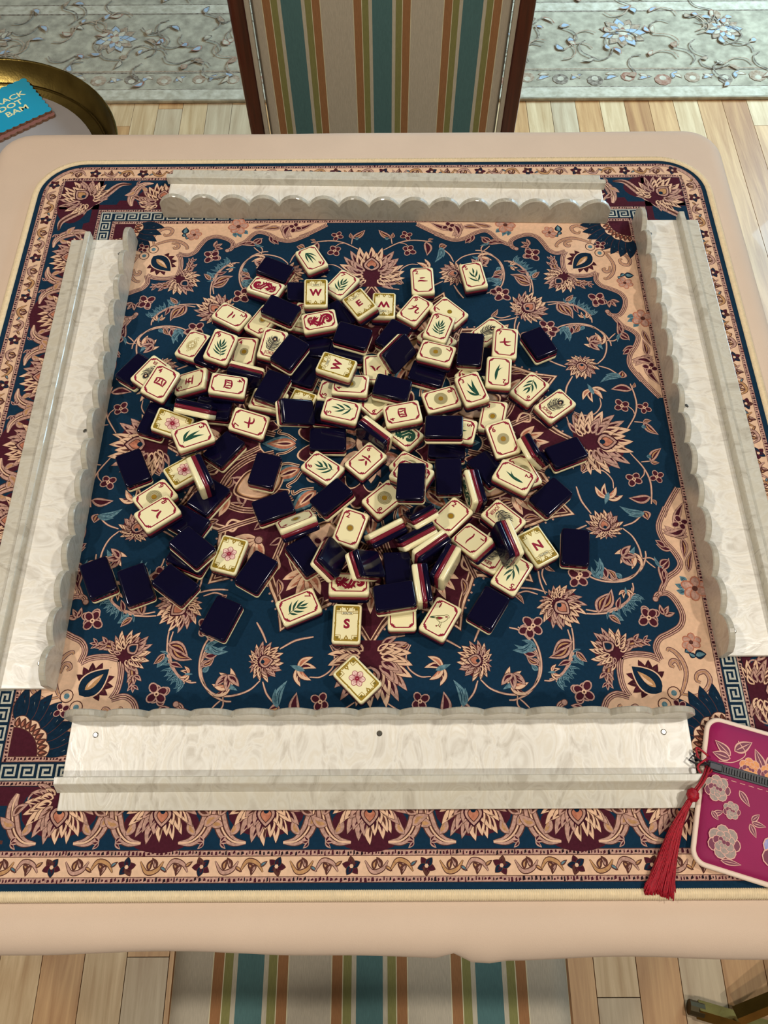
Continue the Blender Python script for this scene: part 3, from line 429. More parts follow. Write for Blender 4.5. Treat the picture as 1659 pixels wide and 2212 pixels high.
# ------------------------------------------------------------------ area rug at the far side
rug = empty('area_rug', (0, 2.6, 0))
tag(rug, 'faded grey-beige Persian floor rug with brown and blue flowers beyond the table', 'rug')
V, F = box(-2.3, 2.3, -1.124, 1.3, .0005, .010, .003)
obj('pile', V, F, mat('rug_wool', 'B5A88C', .95, .1, col2='8C8068', vscale=38, bump=.6, bscale=500, sheen=.2), rug)
pr = Print(.0104, 3e-6)
RM = [mat('rug_blue', 'A9B4BC', .95, .1, col2='8A97A2', vscale=90), mat('rug_brown', '8D7259', .95, .1, col2='B09C84', vscale=120), mat('rug_dark', '5E5144', .95, .1, col2='A2937F', vscale=120),
      mat('rug_ivory', 'C9BEA6', .95, .1, col2='A89C84', vscale=60), mat('rug_rust', '8A5A45', .95, .1, col2='A98C76', vscale=100)]
for y0, y1, m in ((-1120, -1082, 3), (-1082, -1079, 2), (-1016, -1012, 2), (-1010, -1006, 1), (-762, -757, 2), (-757, -720, 3), (-720, -716, 2)):
    pr.rect(-2295, y0, 2295, y1, m)
def rug_leaf(c, a, L, w, m, m2): 
    t = (c[0] + L * math.cos(a), c[1] + L * math.sin(a)); pr.leafshape(c, t, w, m2, .2); pr.leafshape(c, t, w, m, .2, k=.7)
x = -2250
while x < 2290:
    pr.disc((x, -1048 + R.uniform(-8, 8)), 17 + R.random() * 6, R.choice((1, 1, 4, 2)), 9); pr.disc((x, -1048), 9, 3, 8)
    rug_leaf((x + 25, -1052), R.uniform(.2, 1.2), 42, 15, 0, 2); rug_leaf((x + 30, -1030), R.uniform(-1, 0), 30, 12, 3, 1)
    x += 78 + R.random() * 14
def rug_flower(cx, cy, r):
    for ri, (k, n) in enumerate(((1.0, 11), (.68, 9), (.4, 7))):
        for j in range(n):
            a = j * 2 * math.pi / n + ri * .3
            t = (cx + r * k * math.cos(a), cy + r * k * math.sin(a)); b = (cx + r * k * .25 * math.cos(a), cy + r * k * .25 * math.sin(a))
            pr.leafshape(b, t, r * k * .46, 2, 0.); pr.leafshape(b, t, r * k * .46, (1, 3, 4)[ri] if (j % 3) else 0, 0., k=.8)
    pr.disc((cx, cy), r * .2, 3, 10)
for cx, cy, r in ((-717, -872, 62), (-240, -872, 60), (215, -860, 60), (669, -858, 66), (945, -845, 56), (1180, -870, 60), (-1050, -870, 55), (-480, -560, 60), (430, -560, 60)):
    rug_flower(cx, cy, r)
for j in range(170):
    x = R.uniform(-1250, 1300); y = R.uniform(-1000, -770) if j % 3 else R.uniform(-710, -560); a = R.uniform(0, 6.28)
    pts = [(x + t * 26 * math.cos(a + .5 * t), y + t * 26 * math.sin(a + .5 * t)) for t in range(4)]
    pr.ribbon(pts, 4, R.choice((1, 2, 2)), 4); rug_leaf(pts[-1], a + R.uniform(-1, 1), R.uniform(22, 44), R.uniform(12, 20), R.choice((0, 0, 3, 1)), R.choice((2, 1, 4)))
pr.build('woven_pattern', RM, rug)
# ------------------------------------------------------------------ card table and its fitted cloth
tb = empty('card_table', (-.015, .012, 0)); tag(tb, 'square card table hidden under the fitted beige cloth', 'table')
obj('tabletop', *box(-.383, .383, -.383, .383, .712, .739, .003), mat('table_board', '6A4A33', .6), tb)
for sx in (-1, 1):
    for sy in (-1, 1): obj('leg', *tube([(sx * .36, sy * .36, 0.0), (sx * .36, sy * .36, .712)], .014, 10), mat('dark_steel', '3A3836', .4, metal=1.0), tb)
CL = mat('beige_cloth', 'D6BDA6', .9, .15, var=.03, vscale=14, bump=.25, bscale=1600, sheen=.15)
def cloth_ring(off, z, wav=0.0):
    out = []
    for k, (x, y) in enumerate(rrect(.4065 + off, .4065 + off, .03 + max(off, -.01), 6)):
        out.append((x - .0155, y + .013, z, wav))
    return out
def dense(off, z, wav):
    """rounded rectangle outline sampled evenly, hem wanders a little"""
    base = [(p[0], p[1]) for p in cloth_ring(off, z)]
    out = []
    for k in range(len(base)):
        a = Vector(base[k]); b = Vector(base[(k + 1) % len(base)]); n = max(1, int((b - a).length / .012))
        for j in range(n):
            p = a.lerp(b, j / n)
            if wav:
                w = wav * (math.sin(p.x * 17 + 1.0) * .55 + math.sin(p.x * 41 + p.y * 23) * .25 + math.sin(p.y * 13 + 2) * .4)
                if p.y < -.38:
                    w += wav * 2.2 * max(0, math.sin((p.x - .02) * 3.2)) - wav * .5 - wav * 2.4 * math.exp(-((p.x - .066) / .012) ** 2) + wav * 1.8 * math.exp(-((p.x - .088) / .01) ** 2)
                c = Vector((-.0155, .013)); d = (p - c); q = p + Vector((d.x if abs(d.x) > .37 else 0, d.y if abs(d.y) > .37 else 0)).normalized() * w
                out.append((q.x, q.y, z))
            else: out.append((p.x, p.y, z))
    return out
TZ = MZ - .0045; rings = [dense(-.022, TZ, 0)]
n0 = len(rings[0])
for k in range(1, 8):
    a = k / 7 * math.pi / 2
    src = rings[0]; r = .021
    rr = []
    for (x, y, z) in src:
        c = Vector((-.0155, .013)); d = Vector((x, y)) - c
        lim = .4065 - .022 - .022
        e = Vector((math.copysign(max(0, abs(d.x) - lim), d.x), math.copysign(max(0, abs(d.y) - lim), d.y))); e = e.normalized() if e.length > 1e-9 else Vector((0, 0))
        w = .0028 * (k / 7) ** 2 * (math.sin(x * 17 + 1.0) * .6 + math.sin(x * 41 + y * 23) * .3 + math.sin(y * 13 + 2) * .5)
        if y < -.35: w += (k / 7) ** 2 * (.0055 * max(0, math.sin((x + .02) * 5.0)) - .004 * math.exp(-((x - .060) / .008) ** 2) + .004 * math.exp(-((x - .075) / .007) ** 2))
        rr.append((x + e.x * (r * math.sin(a) + w), y + e.y * (r * math.sin(a) + w), TZ - r * (1 - math.cos(a))))
    rings.append(rr)
last = rings[-1]
rings.append([(x * .998, y * .998, TZ - .030) for x, y, z in last]); rings.append([(x * .985, y * .985, TZ - .042) for x, y, z in last]); rings.append([(x * .97, y * .97, TZ - .046) for x, y, z in last])
V, F = loft(rings[::-1], False, True)
co = obj('tablecloth', V, F, CL, smooth=True); tag(co, 'plain beige fitted tablecloth stretched over the square card table', 'tablecloth')
# ------------------------------------------------------------------ striped dining chairs
h = .0565
ST = [(0, 'B8AC97')]
for a, c in ((36.3, 'D6CCA8'), (35.4, '9A6C45'), (25.8, 'D6CCA8'), (25.0, '85814C'), (17.0, 'BDB29B'), (12.5, '50716F')): ST.append((.5 - a / 113, c))
for a, c in ((12.5, 'BDB29B'), (17.0, '85814C'), (25.0, 'D6CCA8'), (25.8, '9A6C45'), (35.4, 'D6CCA8'), (36.3, 'B8AC97')): ST.append((.5 + a / 113, c))
STRIPE = rampmat('striped_upholstery', ST, ('X', .113))
MAH = wood('mahogany', '33130B', '5A2415', (60, 60, 5), .32, coat=.4)
def cushion(hx, hy, z0, z1, r, n=6):
    rg = []
    for k in range(n + 1):
        a = math.pi / 2 * k / n; rg.append([(x, y, z0 + (z1 - z0) * math.sin(a)) for x, y in rrect(hx - r * (1 - math.cos(a)) , hy - r * (1 - math.cos(a)), r * 1.2, 5)])
    return loft(rg)
def chair(loc, rz, label):
    t = empty('dining_chair', loc, rz); tag(t, label, 'chair', 'striped dining chairs')
    V, F = cushion(.198, .205, .425, .480, .03); obj('seat', [(x, y - .235, z) for x, y, z in V], F, STRIPE, t, True)
    V, F = cushion(.166, .245, 0, .026, .016)          # upholstered back, lying flat then stood up
    obj('backrest', [(x, -.006 - z + .012, .76 + y) for x, y, z in V], F, STRIPE, t, True)
    for s in (-1, 1):
        obj('back_post', *box(s * .182 - .0115, s * .182 + .0115, -.012, .022, .36, 1.03, .004), MAH, t)
        obj('piping', *tube([(s * .1685, -.0135, .52), (s * .1685, -.0135, 1.0)], .0035, 8), STRIPE, t)
        obj('leg', *tube([(s * .182, .03, 0.0), (s * .182, .006, .37)], [.015, .019], 4), MAH, t)
        obj('leg', *tube([(s * .17, -.41, 0.0), (s * .17, -.41, .40)], [.014, .02], 4), MAH, t)
        obj('seat_rail', *box(s * .172 - .011, s * .172 + .011, -.41, 0, .37, .427, .003), MAH, t)
    obj('seat_rail', *box(-.17, .17, -.424, -.40, .37, .427, .003), MAH, t); obj('seat_rail', *box(-.17, .17, -.012, .012, .37, .427, .003), MAH, t)
    obj('top_rail', *box(-.17, .17, -.014, .02, 1.0, 1.045, .006), MAH, t)
    return t
chair((.0115, .652, 0), 0, 'striped dining chair with dark mahogany frame on the far side of the table')
chair((-.005, -.72, 0), math.pi, 'striped dining chair pushed under the near edge of the table')
# ------------------------------------------------------------------ round brass tray on a stand, with two scalloped coasters
BR = mat('brushed_brass', '9A8347', .34, col2='7E6A38', vscale=30, metal=1.0, bump=.2, bscale=300)
tr = empty('tray_table', (-.560, .540, 0)); tag(tr, 'round brass tray table behind the left corner of the card table', 'side table')
TN = 72
def lathe(prof, n=TN):
    rg = [[(r * math.cos(2 * math.pi * k / n), r * math.sin(2 * math.pi * k / n), z) for k in range(n)] for r, z in prof]
    return loft(rg, False, False)
V, F = lathe([(.001, .575), (.196, .575), (.2065, .602), (.2085, .6045), (.2105, .602), (.2005, .571), (.001, .571)])
obj('tray', V, F, BR, tr, True)
V, F = lathe([(.1925, .5762), (.1905, .5785), (.188, .5762)]); obj('inner_bead', V, F, mat('dark_brass', '5C4A22', .4, metal=1.0), tr, True)
V, F = lathe([(.001, .5768), (.172, .5768), (.1735, .5757)]); obj('center_disc', V, F, mat('tray_grey', '9C9490', .45, var=.05, vscale=20), tr, True)
obj('post', *tube([(0, 0, .03), (0, 0, .575)], .012, 12), BR, tr, True)
for k in range(3):
    a = .5 + k * 2.094; obj('foot', *tube([(0, 0, .06), (.08 * math.cos(a), .08 * math.sin(a), .04), (.17 * math.cos(a), .17 * math.sin(a), .008)], .008, 8), BR, tr, True)
def coaster(z, dx, dy, da, m_top, m_edge, label):
    c = Vector((-.530 + dx, .6694 + dy, z)); ang = math.radians(37) + da
    t = empty('scalloped_coaster', c, ang); tag(t, label, 'coaster', 'stacked coasters on the brass tray')
    n = 9; L = .0452; out = []
    for e in range(4):
        for k in range(n * 6):
            u = k / (n * 6); x = -L + 2 * L * u; d = L - .0016 + .0022 * abs(math.sin(math.pi * u * n))
            p = [(d, x), (-x, d), (-d, -x), (x, -d)][e]; out.append(p)
    rg = [[(x, y, 0) for x, y in out], [(x, y, .0034) for x, y in out]]
    V, F = loft(rg, True, False); obj('edge', V, F, m_edge, t)
    obj('top_face', [(x, y, .0034) for x, y in out], [list(range(len(out)))], m_top, t); return t
WD = mat('coaster_wood_edge', '7A5238', .6)
coaster(.5770, .004, -.006, .02, mat('coaster_mauve', '8A5A50', .5), WD, 'lower brown-edged scalloped coaster peeking out under the blue one')
c1 = coaster(.5806, 0, 0, 0, mat('coaster_blue', '1497B8', .4), WD, 'bright blue scalloped coaster lettered CRACK DOT BAM on the brass tray')
pr = Print(.00345, 2e-6); GL = [mat('gold_lettering', 'EDE3A8', .4)]
for txt, yy in (('CRACK', 15.5), ('DOT', 0), ('BAM', -15.5)): pr.text(txt, 15.5, (1.5 if txt != 'BAM' else 4, yy), 0, bold=.018, sx=1.12)
pr.build('lettering', GL, c1)
# ------------------------------------------------------------------ brass folding stand standing by the right side
fs = empty('folding_stand', (.60, -.52, 0)); tag(fs, 'brass folding stand with crossed tube feet on the floor at right', 'stand')
def sq(p, q, r): return tube([p, q], r, 4)
obj('foot_tube', *sq((-.140, .006, .0105), (.30, -.112, .0105), .0125), BR, fs)
obj('foot_cap', *tube([(-.152, .009, .0105), (-.132, .004, .0105)], .0102, 10), mat('stand_cap', '4A3F26', .5, metal=.6), fs)
obj('cross_tube', *sq((-.092, .000, .0305), (.20, .126, .16), .0125), BR, fs)
obj('upright', *tube([(.19, .12, .157), (.30, .17, .60)], .011, 8), BR, fs); obj('upright', *tube([(.29, -.108, .012), (.36, -.05, .60)], .011, 8), BR, fs)
# ------------------------------------------------------------------ printed game mat
gm = empty('game_mat', (0, 0, MZ - .0045)); tag(gm, 'navy and maroon Persian-patterned game mat with cream stitched edge under the tiles', 'game mat')
MT = .0045
ring = lambda h, r, z: [(x, y, z) for x, y in rrect(h, h, r, 10)]
V, F = loft([ring(.3535, .046, 0), ring(.3545, .047, .0008), ring(.3545, .047, MT - .0012), ring(.3535, .046, MT - .0002)])
NAVY = mat('print_navy', '102D42', .95, .12, var=.10, vscale=500, bump=.25, bscale=2500)
obj('base', V, F, NAVY, gm)
PM = [NAVY, mat('print_maroon', '471A26', .95, .12, var=.12, vscale=500, bump=.25, bscale=2500), mat('print_peach', 'DEB696', .95, .12, var=.07, vscale=300, bump=.25, bscale=2500),
      mat('print_rose', 'B68E7E', .95, .12, var=.24, vscale=520, bump=.25, bscale=2500), mat('print_brown', '56322B', .95, .12, var=.2, vscale=500), mat('print_teal', '6F8E96', .95, .12, col2='3F626E', vscale=420),
      mat('print_coral', 'C48368', .95, .12, col2='A2604A', vscale=300), mat('print_deep_blue', '0E2538', .95, .12, var=.2, vscale=400), mat('print_key', 'B4B2A4', .95, .12, var=.14, vscale=600), mat('print_gold', 'B4875C', .95, .12, var=.2, vscale=400),
      mat('print_ink', '24151C', .95, .12), mat('print_wine', '3C1620', .95, .12, var=.12, vscale=500)]
NV, MA, PE, RO, BN, TE, CO, DB, KEY, GO, INK, WI = range(12)
pr = Print(MT, 1.0e-6)
def lvl(um, jit=0.0): pr.z = MT + (um + R.random() * jit) * 1e-6
ID = [(1, 0, 0, 1, 0, 0)]
S8 = [(a, 0, 0, d, 0, 0) for a in (1, -1) for d in (1, -1)] + [(0, b, c, 0, 0, 0) for b in (1, -1) for c in (1, -1)]
S4 = [(1, 0, 0, 1, 0, 0), (0, -1, 1, 0, 0, 0), (-1, 0, 0, -1, 0, 0), (0, 1, -1, 0, 0, 0)]      # quarter turns
pr.copies = ID
def sqr(h0, h1, m): # square ring
    pr.add([(-h1, -h1), (h1, -h1), (h1, h1), (-h1, h1), (-h0, -h0), (h0, -h0), (h0, h0), (-h0, h0)], [[0, 1, 5, 4], [1, 2, 6, 5], [2, 3, 7, 6], [3, 0, 4, 7]], m)
def rsq(h, r, m): pr.add(rrect(h, h, r, 10), [list(range(44))], m)
# the outer bands follow the rounded corner only where it cuts them
rsq(348.3, 40, BN); rsq(347.9, 40, RO); rsq(344.6, 38, BN); rsq(344.2, 38, PE); rsq(331.7, 14, BN); rsq(331.2, 13, RO); rsq(327.9, 9, BN)
def S(h): return [(-h, -h), (h, -h), (h, h), (-h, h)]
pr.add(S(327.4), [[0, 1, 2, 3]], NV); pr.add(S(285.2), [[0, 1, 2, 3]], INK); pr.add(S(284.6), [[0, 1, 2, 3]], RO); pr.add(S(281.6), [[0, 1, 2, 3]], DB)
pr.add(S(268.4), [[0, 1, 2, 3]], BN); pr.add(S(267.9), [[0, 1, 2, 3]], RO); pr.add(S(264.6), [[0, 1, 2, 3]], BN); pr.add(S(264.1), [[0, 1, 2, 3]], NV)
pr.step = .5e-6
pr.copies = S4
lvl(24)
# guard stripes: specks
for h, w, m in ((346.2, 1.5, MA), (329.5, 1.5, MA), (283.1, 1.3, WI), (266.2, 1.3, WI)):
    x = -h
    lim = h - (30 if h > 330 else 0)
    x = -lim
    while x < lim:
        a = R.uniform(.9, 2.2); b = R.uniform(.5, 1.1) * w
        dy = R.uniform(-.5, .5); lvl(24); pr.add([(x, -h - b + dy), (x + a, -h - b * R.uniform(.2, 1) + dy), (x + a * .8, -h + b + dy), (x + a * .1, -h + b * R.uniform(.2, 1) + dy)], [[0, 1, 2, 3]], m if R.random() < .7 else INK)
        x += a + R.uniform(.5, 1.5)
# Greek key
def key(x, y0, s):
    u = 1.45
    y = y0
    lvl(26)
    for pts in ([(x, y), (x + s, y)], [(x, y), (x, y + 9.6)], [(x, y + 9.6), (x + 9.7, y + 9.6)], [(x + 9.7, y + 9.6), (x + 9.7, y + 2.9)], [(x + 9.7, y + 2.9), (x + 3.4, y + 2.9)], [(x + 3.4, y + 2.9), (x + 3.4, y + 6.6)], [(x + 3.4, y + 6.6), (x + 6.8, y + 6.2)]):
        (a, b), (c, d) = pts; hw = u / 2
        pr.add([(min(a, c) - hw, min(b, d) - hw), (max(a, c) + hw, min(b, d) - hw), (max(a, c) + hw, max(b, d) + hw), (min(a, c) - hw, max(b, d) + hw)], [[0, 1, 2, 3]], KEY)
n = 41; s = 2 * 274.9 / n
for k in range(n): key(-280.4 + s * k, -280.2, s)
# flowers -----------------------------------------------------------------
def petal(b, a, L, w, mi, mo, curl=0.0):
    t = (b[0] + L * math.cos(a), b[1] + L * math.sin(a)); ca, sa = math.cos(a), math.sin(a)
    if L > 6: pr.leafshape((b[0] - .4 * ca, b[1] - .4 * sa), (t[0] + .5 * ca, t[1] + .5 * sa), w + .9, BN, curl, 7, 1.0, .8)
    pr.leafshape(b, t, w, mo, curl, 7, 1.0, .8)
    pr.leafshape((b[0] + L * .12 * ca, b[1] + L * .12 * sa), (b[0] + L * .80 * ca, b[1] + L * .80 * sa), w * .50, mi, curl + .12, 6)
    if L > 6: pr.leafshape((b[0] + L * .35 * ca, b[1] + L * .35 * sa), (b[0] + L * .9 * ca, b[1] + L * .9 * sa), w * .17, mo, curl - .1, 5)
def rosette(c, r, a0, spread=2.5, back=.45, centre=CO, n=11, ruffle=1.0, dot=True):
    """palmette: fans out along direction a0 from a base point behind the centre"""
    lvl(90, 30); d = (math.cos(a0), math.sin(a0)); b = (c[0] - d[0] * r * back, c[1] - d[1] * r * back)
    def Ln(t): return r * (1 + back) * (.66 + .34 * math.cos(t * .72))
    out = []
    for i in range(41):
        t = -spread + 2 * spread * i / 40; out.append((b[0] + Ln(t) * .80 * math.cos(a0 + t), b[1] + Ln(t) * .80 * math.sin(a0 + t)))
    pr.poly(out, MA)
    for ring_, (k, nn, wk) in enumerate(((1.0, n + 4, .30), (.84, n + 2, .30), (.66, n, .30))):
        for i in range(nn):
            t = -spread + 2 * spread * (i + .5 * (ring_ % 2)) / (nn - 1 + .0001)
            if t > spread: continue
            L = Ln(t) * k * R.uniform(.93, 1.04); w = Ln(t) * wk * R.uniform(.85, 1.1)
            st = (b[0] + L * .38 * math.cos(a0 + t), b[1] + L * .38 * math.sin(a0 + t))
            aa = a0 + t
            petal(st, aa + R.uniform(-.06, .06), L * .62, w * .66, (MA, MA, WI, BN)[i % 4], PE if (i + ring_) % 5 > 1 else RO, R.uniform(.02, .22) * (1 if t > 0 else -1))
    # heart
    q = lambda k: [(c[0] - d[0] * r * .28 + d[0] * r * .5 * (1 - 0) * 0, 0)]
    hb = (c[0] - d[0] * r * .36, c[1] - d[1] * r * .36); ht = (c[0] + d[0] * r * .46, c[1] + d[1] * r * .46)
    pr.leafshape(hb, ht, r * .72, WI, 0, 10, 1.0, .9); pr.leafshape(hb, ht, r * .72, RO, 0, 10, .84, .9); pr.leafshape(hb, ht, r * .72, BN, 0, 10, .60, .9); pr.leafshape(hb, ht, r * .72, centre, 0, 10, .50, .9)
    if dot: pr.disc((c[0] - d[0] * r * .12, c[1] - d[1] * r * .12), r * .10, DB, 10)
def small_flower(c, r, kind, a):
    n = (5, 4, 4, 6)[kind]; lvl(66, 14)
    if kind == 0:      # bud with three leaves
        for k, t in enumerate((-.8, 0, .8)): petal((c[0] - r * .5 * math.cos(a), c[1] - r * .5 * math.sin(a)), a + t, r * 1.5, r * .62, MA, RO, .1 * (k - 1))
    elif kind == 2:    # lily
        for k, t in enumerate((-1.0, -.35, .35, 1.0)): petal((c[0] - r * .7 * math.cos(a), c[1] - r * .7 * math.sin(a)), a + t, r * 1.6, r * .5, (MA, CO)[k % 2], PE, .25 * (1 if t > 0 else -1))
        pr.leafshape(c, (c[0] - r * 1.4 * math.cos(a), c[1] - r * 1.4 * math.sin(a)), r * .45, TE)
    else:
        for k in range(n):
            t = a + 2 * math.pi * k / n + R.uniform(-.25, .25); f_ = R.uniform(.42, .62); p = (c[0] + r * f_ * math.cos(t), c[1] + r * f_ * math.sin(t))
            pr.disc(p, r * .50, (RO, RO, RO, CO)[kind], 11, r * .40, t); pr.disc(p, r * .38, (MA, MA, MA, RO)[kind], 10, r * .29, t)
        pr.disc(c, r * .22, PE if kind != 3 else BN, 8); pr.disc(c, r * .1, BN, 6)
def leafm(b, t, w, st, bend):
    lvl(46, 12)
    mo, mi = ((RO, MA), (TE, DB), (RO, MA), (PE, CO), (RO, MA), (TE, DB), (RO, MA), (DB, TE))[st]
    if st == 1:
        pr.leafshape(b, t, w, TE, bend); pr.leafshape(b, t, w * .5, NV, bend, k=.72); pr.leafshape(b, t, w * .2, TE, bend, k=.8)
    else:
        pr.leafshape(b, t, w + .7, BN, bend, k=1.02); pr.leafshape(b, t, w, mo, bend); pr.leafshape(b, t, w * .66, mi, bend, k=.82)
        if st == 0: pr.leafshape(b, t, w * .3, GO, bend + .05, k=.66)
def vine(p, w): lvl(36, 6); pr.ribbon(p, w + .5, BN, 6, taper=lambda u: 1.0 - .35 * abs(2 * u - 1) ** 3); pr.ribbon(p, w, RO, 6, taper=lambda u: 1.0 - .35 * abs(2 * u - 1) ** 3); pr.ribbon([(x + .12 * w, y) for x, y in p], w * .32, PE, 5)
# field -------------------------------------------------------------------
pr.copies = S8
CN = [(264.1, -264.1)]
# corner spandrels (peach) with scrolling edge
sp = PAT['SP']
half = [(264.1, sp[0][1])] + [(p[0], p[1]) for p in sp]
dense_ = [(p.x, p.y) for p in cat_rom(half[1:12], 4)] + [(p.x, p.y) for p in cat_rom(half[12:21], 4)] + [(p.x, p.y) for p in cat_rom(half[20:24], 4)]
full = [(264.1, half[0][1])] + dense_ + [(-y, -x) for x, y in dense_[::-1]] + [(-half[0][1], -264.1), (264.1, -264.1)]
lvl(26); pr.copies = S4; pr.poly(full, PE); pr.copies = S8
for b in PAT['SPB']:
    lvl(30, 2); pr.ribbon(b, 5.0, BN, 6); pr.ribbon(b, 4.1, RO, 6); pr.ribbon(b, 1.9, MA, 6); pr.ribbon(b, .6, PE, 6)
for c, r in ((PAT['SPB'][2][0], 2.6), (PAT['SPB'][1][-1], 2.0)): lvl(34); pr.disc(c, r, BN, 12); pr.disc(c, r * .8, RO, 12)
for b in PAT['SC']:
    lvl(30, 3); pr.ribbon(b, 3.6, BN, 7, taper=lambda u: .55 + .6 * math.sin(math.pi * u)); pr.ribbon(b, 2.7, RO, 7, taper=lambda u: .5 + .6 * math.sin(math.pi * u)); pr.ribbon(b, .8, GO, 7)
for c, r, k in PAT['SF']: small_flower(c, r, k, .4)
for b, t, w, st, bend in PAT['SL']: leafm(b, t, w, 7 if st == 7 else 1 if st == 5 else st, bend)
# half palmettes of peach leaf in the spandrel arm
for t in (0, .35, .7): lvl(42, 8); petal((262, -92 + t * 10), 2.6 + t, 20, 7, MA, RO, .2)
pr.copies = S4
def diag(r): return (r * .70711, -r * .70711)
# pomegranate leaf on the diagonal
b0 = diag(311); t0 = diag(283); lvl(40)
for k in range(-4, 5):
    a = math.radians(135 + k * 27); petal((b0[0] + (t0[0] - b0[0]) * .45, b0[1] + (t0[1] - b0[1]) * .45), a, 17 - abs(k) * .6, 6.5, BN, MA if k % 2 else WI, .1 * k / 4)
pr.leafshape(b0, t0, 17, PE, 0, 12, 1.12, .9); pr.leafshape(b0, t0, 17, DB, 0, 12, 1.0, .9); pr.leafshape(b0, t0, 9, GO, 0, 10, .62, .9); pr.leafshape(b0, t0, 5, PE, .1, 8, .45)
for s in (-1, 1):
    c = diag(318); nx, ny = .70711 * s, .70711 * s
    pr.disc((c[0] + nx * 6, c[1] + ny * 6), 5.2, BN, 14); pr.disc((c[0] + nx * 6, c[1] + ny * 6), 4.4, PE, 14); pr.disc((c[0] + nx * 6, c[1] + ny * 6), 2.2, TE, 12)
small_flower(diag(327), 6, 1, .4)
# corner quarter rosette
cc = (264.1, -264.1); lvl(40)
for k in range(8):
    a = math.pi / 2 + (k + .5) * math.pi / 16; b = (cc[0] + 24 * math.cos(a), cc[1] + 24 * math.sin(a))
    petal(b, a, 27, 11, INK if k % 2 else NV, DB, .1); pr.leafshape((b[0] + 6 * math.cos(a), b[1] + 6 * math.sin(a)), (b[0] + 17 * math.cos(a), b[1] + 17 * math.sin(a)), 3, (KEY, RO, TE)[k % 3])
    pr.leafshape((b[0] + 4 * math.cos(a + .12), b[1] + 4 * math.sin(a + .12)), (b[0] + 21 * math.cos(a + .12), b[1] + 21 * math.sin(a + .12)), 6, DB)
def sector(r, m, n=14, wob=0): pr.poly([cc] + [(cc[0] + (r + wob * abs(math.sin(i / n * math.pi * 4))) * math.cos(math.pi / 2 + i / n * math.pi / 2), cc[1] + (r + wob * abs(math.sin(i / n * math.pi * 4))) * math.sin(math.pi / 2 + i / n * math.pi / 2)) for i in range(n + 1)], m)
sector(28, BN, 24, 2); sector(27.4, PE, 24, 2)
for k in range(9):
    a = math.pi / 2 + (k + .5) * math.pi / 18; petal((cc[0] + 21 * math.cos(a), cc[1] + 21 * math.sin(a)), a, 7, 3.6, CO, BN)
sector(21, BN, 14); sector(20.4, MA, 14)
# half rose against the frame
pr.copies = S8
for v in PAT['V']: vine(*v)
for p, w in PAT['F']:
    q = cat_rom(p, 5)
    for i in range(1, len(q)):
        t = (q[i] - q[i - 1]).normalized(); nn = Vector((t.y, -t.x, 0))
        if i % 2: continue
        lvl(40, 4); e = q[i] + nn * w * (.5 + .5 * math.sin(math.pi * i / len(q))) + t * w * .5; pr.leafshape((q[i].x, q[i].y), (e.x, e.y), 2.1, TE, .15, 5); pr.leafshape((q[i].x, q[i].y), (e.x, e.y), .8, NV, .15, 5, .8)
    pr.ribbon(p, 1.3, RO, 5)
for l in PAT['L']: leafm(*l)
for c, r, k, a in PAT['S']: small_flower(c, r, k, a)
rosette(PAT['P2'], 15.5, math.radians(100), 2.85, .22, CO, 12)
pr.copies = S4
rosette((151.5, -152.2), 19.5, math.radians(-45), 2.8, .25, CO, 13)
rosette((206.5, 0), 25, 0.0, 2.2, .62, CO, 13)
rosette((184.5, -184.5), 14.5, math.radians(-225), 2.0, .5, DB, 9, dot=False)
# medallion: sixteen-pointed star ------------------------------------------
def star(k):
    pts = []
    for i in range(16):
        a = i * math.pi / 8
        for u, rr in ((0, 185), (.06, 178), (.14, 170), (.24, 163.5), (.34, 159), (.44, 154), (.5, 151), (.56, 154), (.66, 159), (.76, 163.5), (.86, 170), (.94, 178)):
            t = a + u * math.pi / 8; pts.append(((rr - k) * math.cos(t), (rr - k) * math.sin(t)))
    return pts
pr.copies = ID; lvl(28)
def sfill(pts, m): pr.add([(0, 0)] + pts, [[0, i + 1, (i + 1) % len(pts) + 1] for i in range(len(pts))], m)
sfill(star(-1.0), BN); sfill(star(0), PE); sfill(star(2.6), BN); sfill(star(5.6), PE); sfill(star(7.0), BN); sfill(star(7.6), MA)
for i in range(16):
    a = i * math.pi / 8
    for j in range(-5, 6):
        if j == 0: continue
        t = a + j * .033; rr = 183 - abs(j) * 4.4 - 4.1; pr.disc((rr * math.cos(t), rr * math.sin(t)), 1.0, RO, 6)
pr.copies = [(math.cos(i * math.pi / 8), -math.sin(i * math.pi / 8), math.sin(i * math.pi / 8), math.cos(i * math.pi / 8), 0, 0) for i in range(16)]
# inside each lobe: an orange lily on a small stem, leaf sprays and long petal bands
for t in (-.9, -.45, 0, .45, .9): petal((132, 0), t, 25 - abs(t) * 4, 7.5, CO, PE, .15 * t)
pr.disc((131, 0), 4, BN, 10); pr.disc((131, 0), 3, RO, 10)
pr.copies = [(math.cos(i * math.pi / 4), -math.sin(i * math.pi / 4), math.sin(i * math.pi / 4), math.cos(i * math.pi / 4), 0, 0) for i in range(8)]
for sg in (-1, 1):
    pr.ribbon([(150, sg * 30), (132, sg * 22), (112, sg * 12), (98, sg * 4)], 5, PE, 6); pr.ribbon([(150, sg * 30), (132, sg * 22), (112, sg * 12), (98, sg * 4)], 3, BN, 6); pr.ribbon([(150, sg * 30), (132, sg * 22), (112, sg * 12), (98, sg * 4)], .9, RO, 6)
    leafm((120, sg * 34), (104, sg * 46), 9, 2, .2); leafm((118, sg * 33), (128, sg * 46), 7, 0, .2)
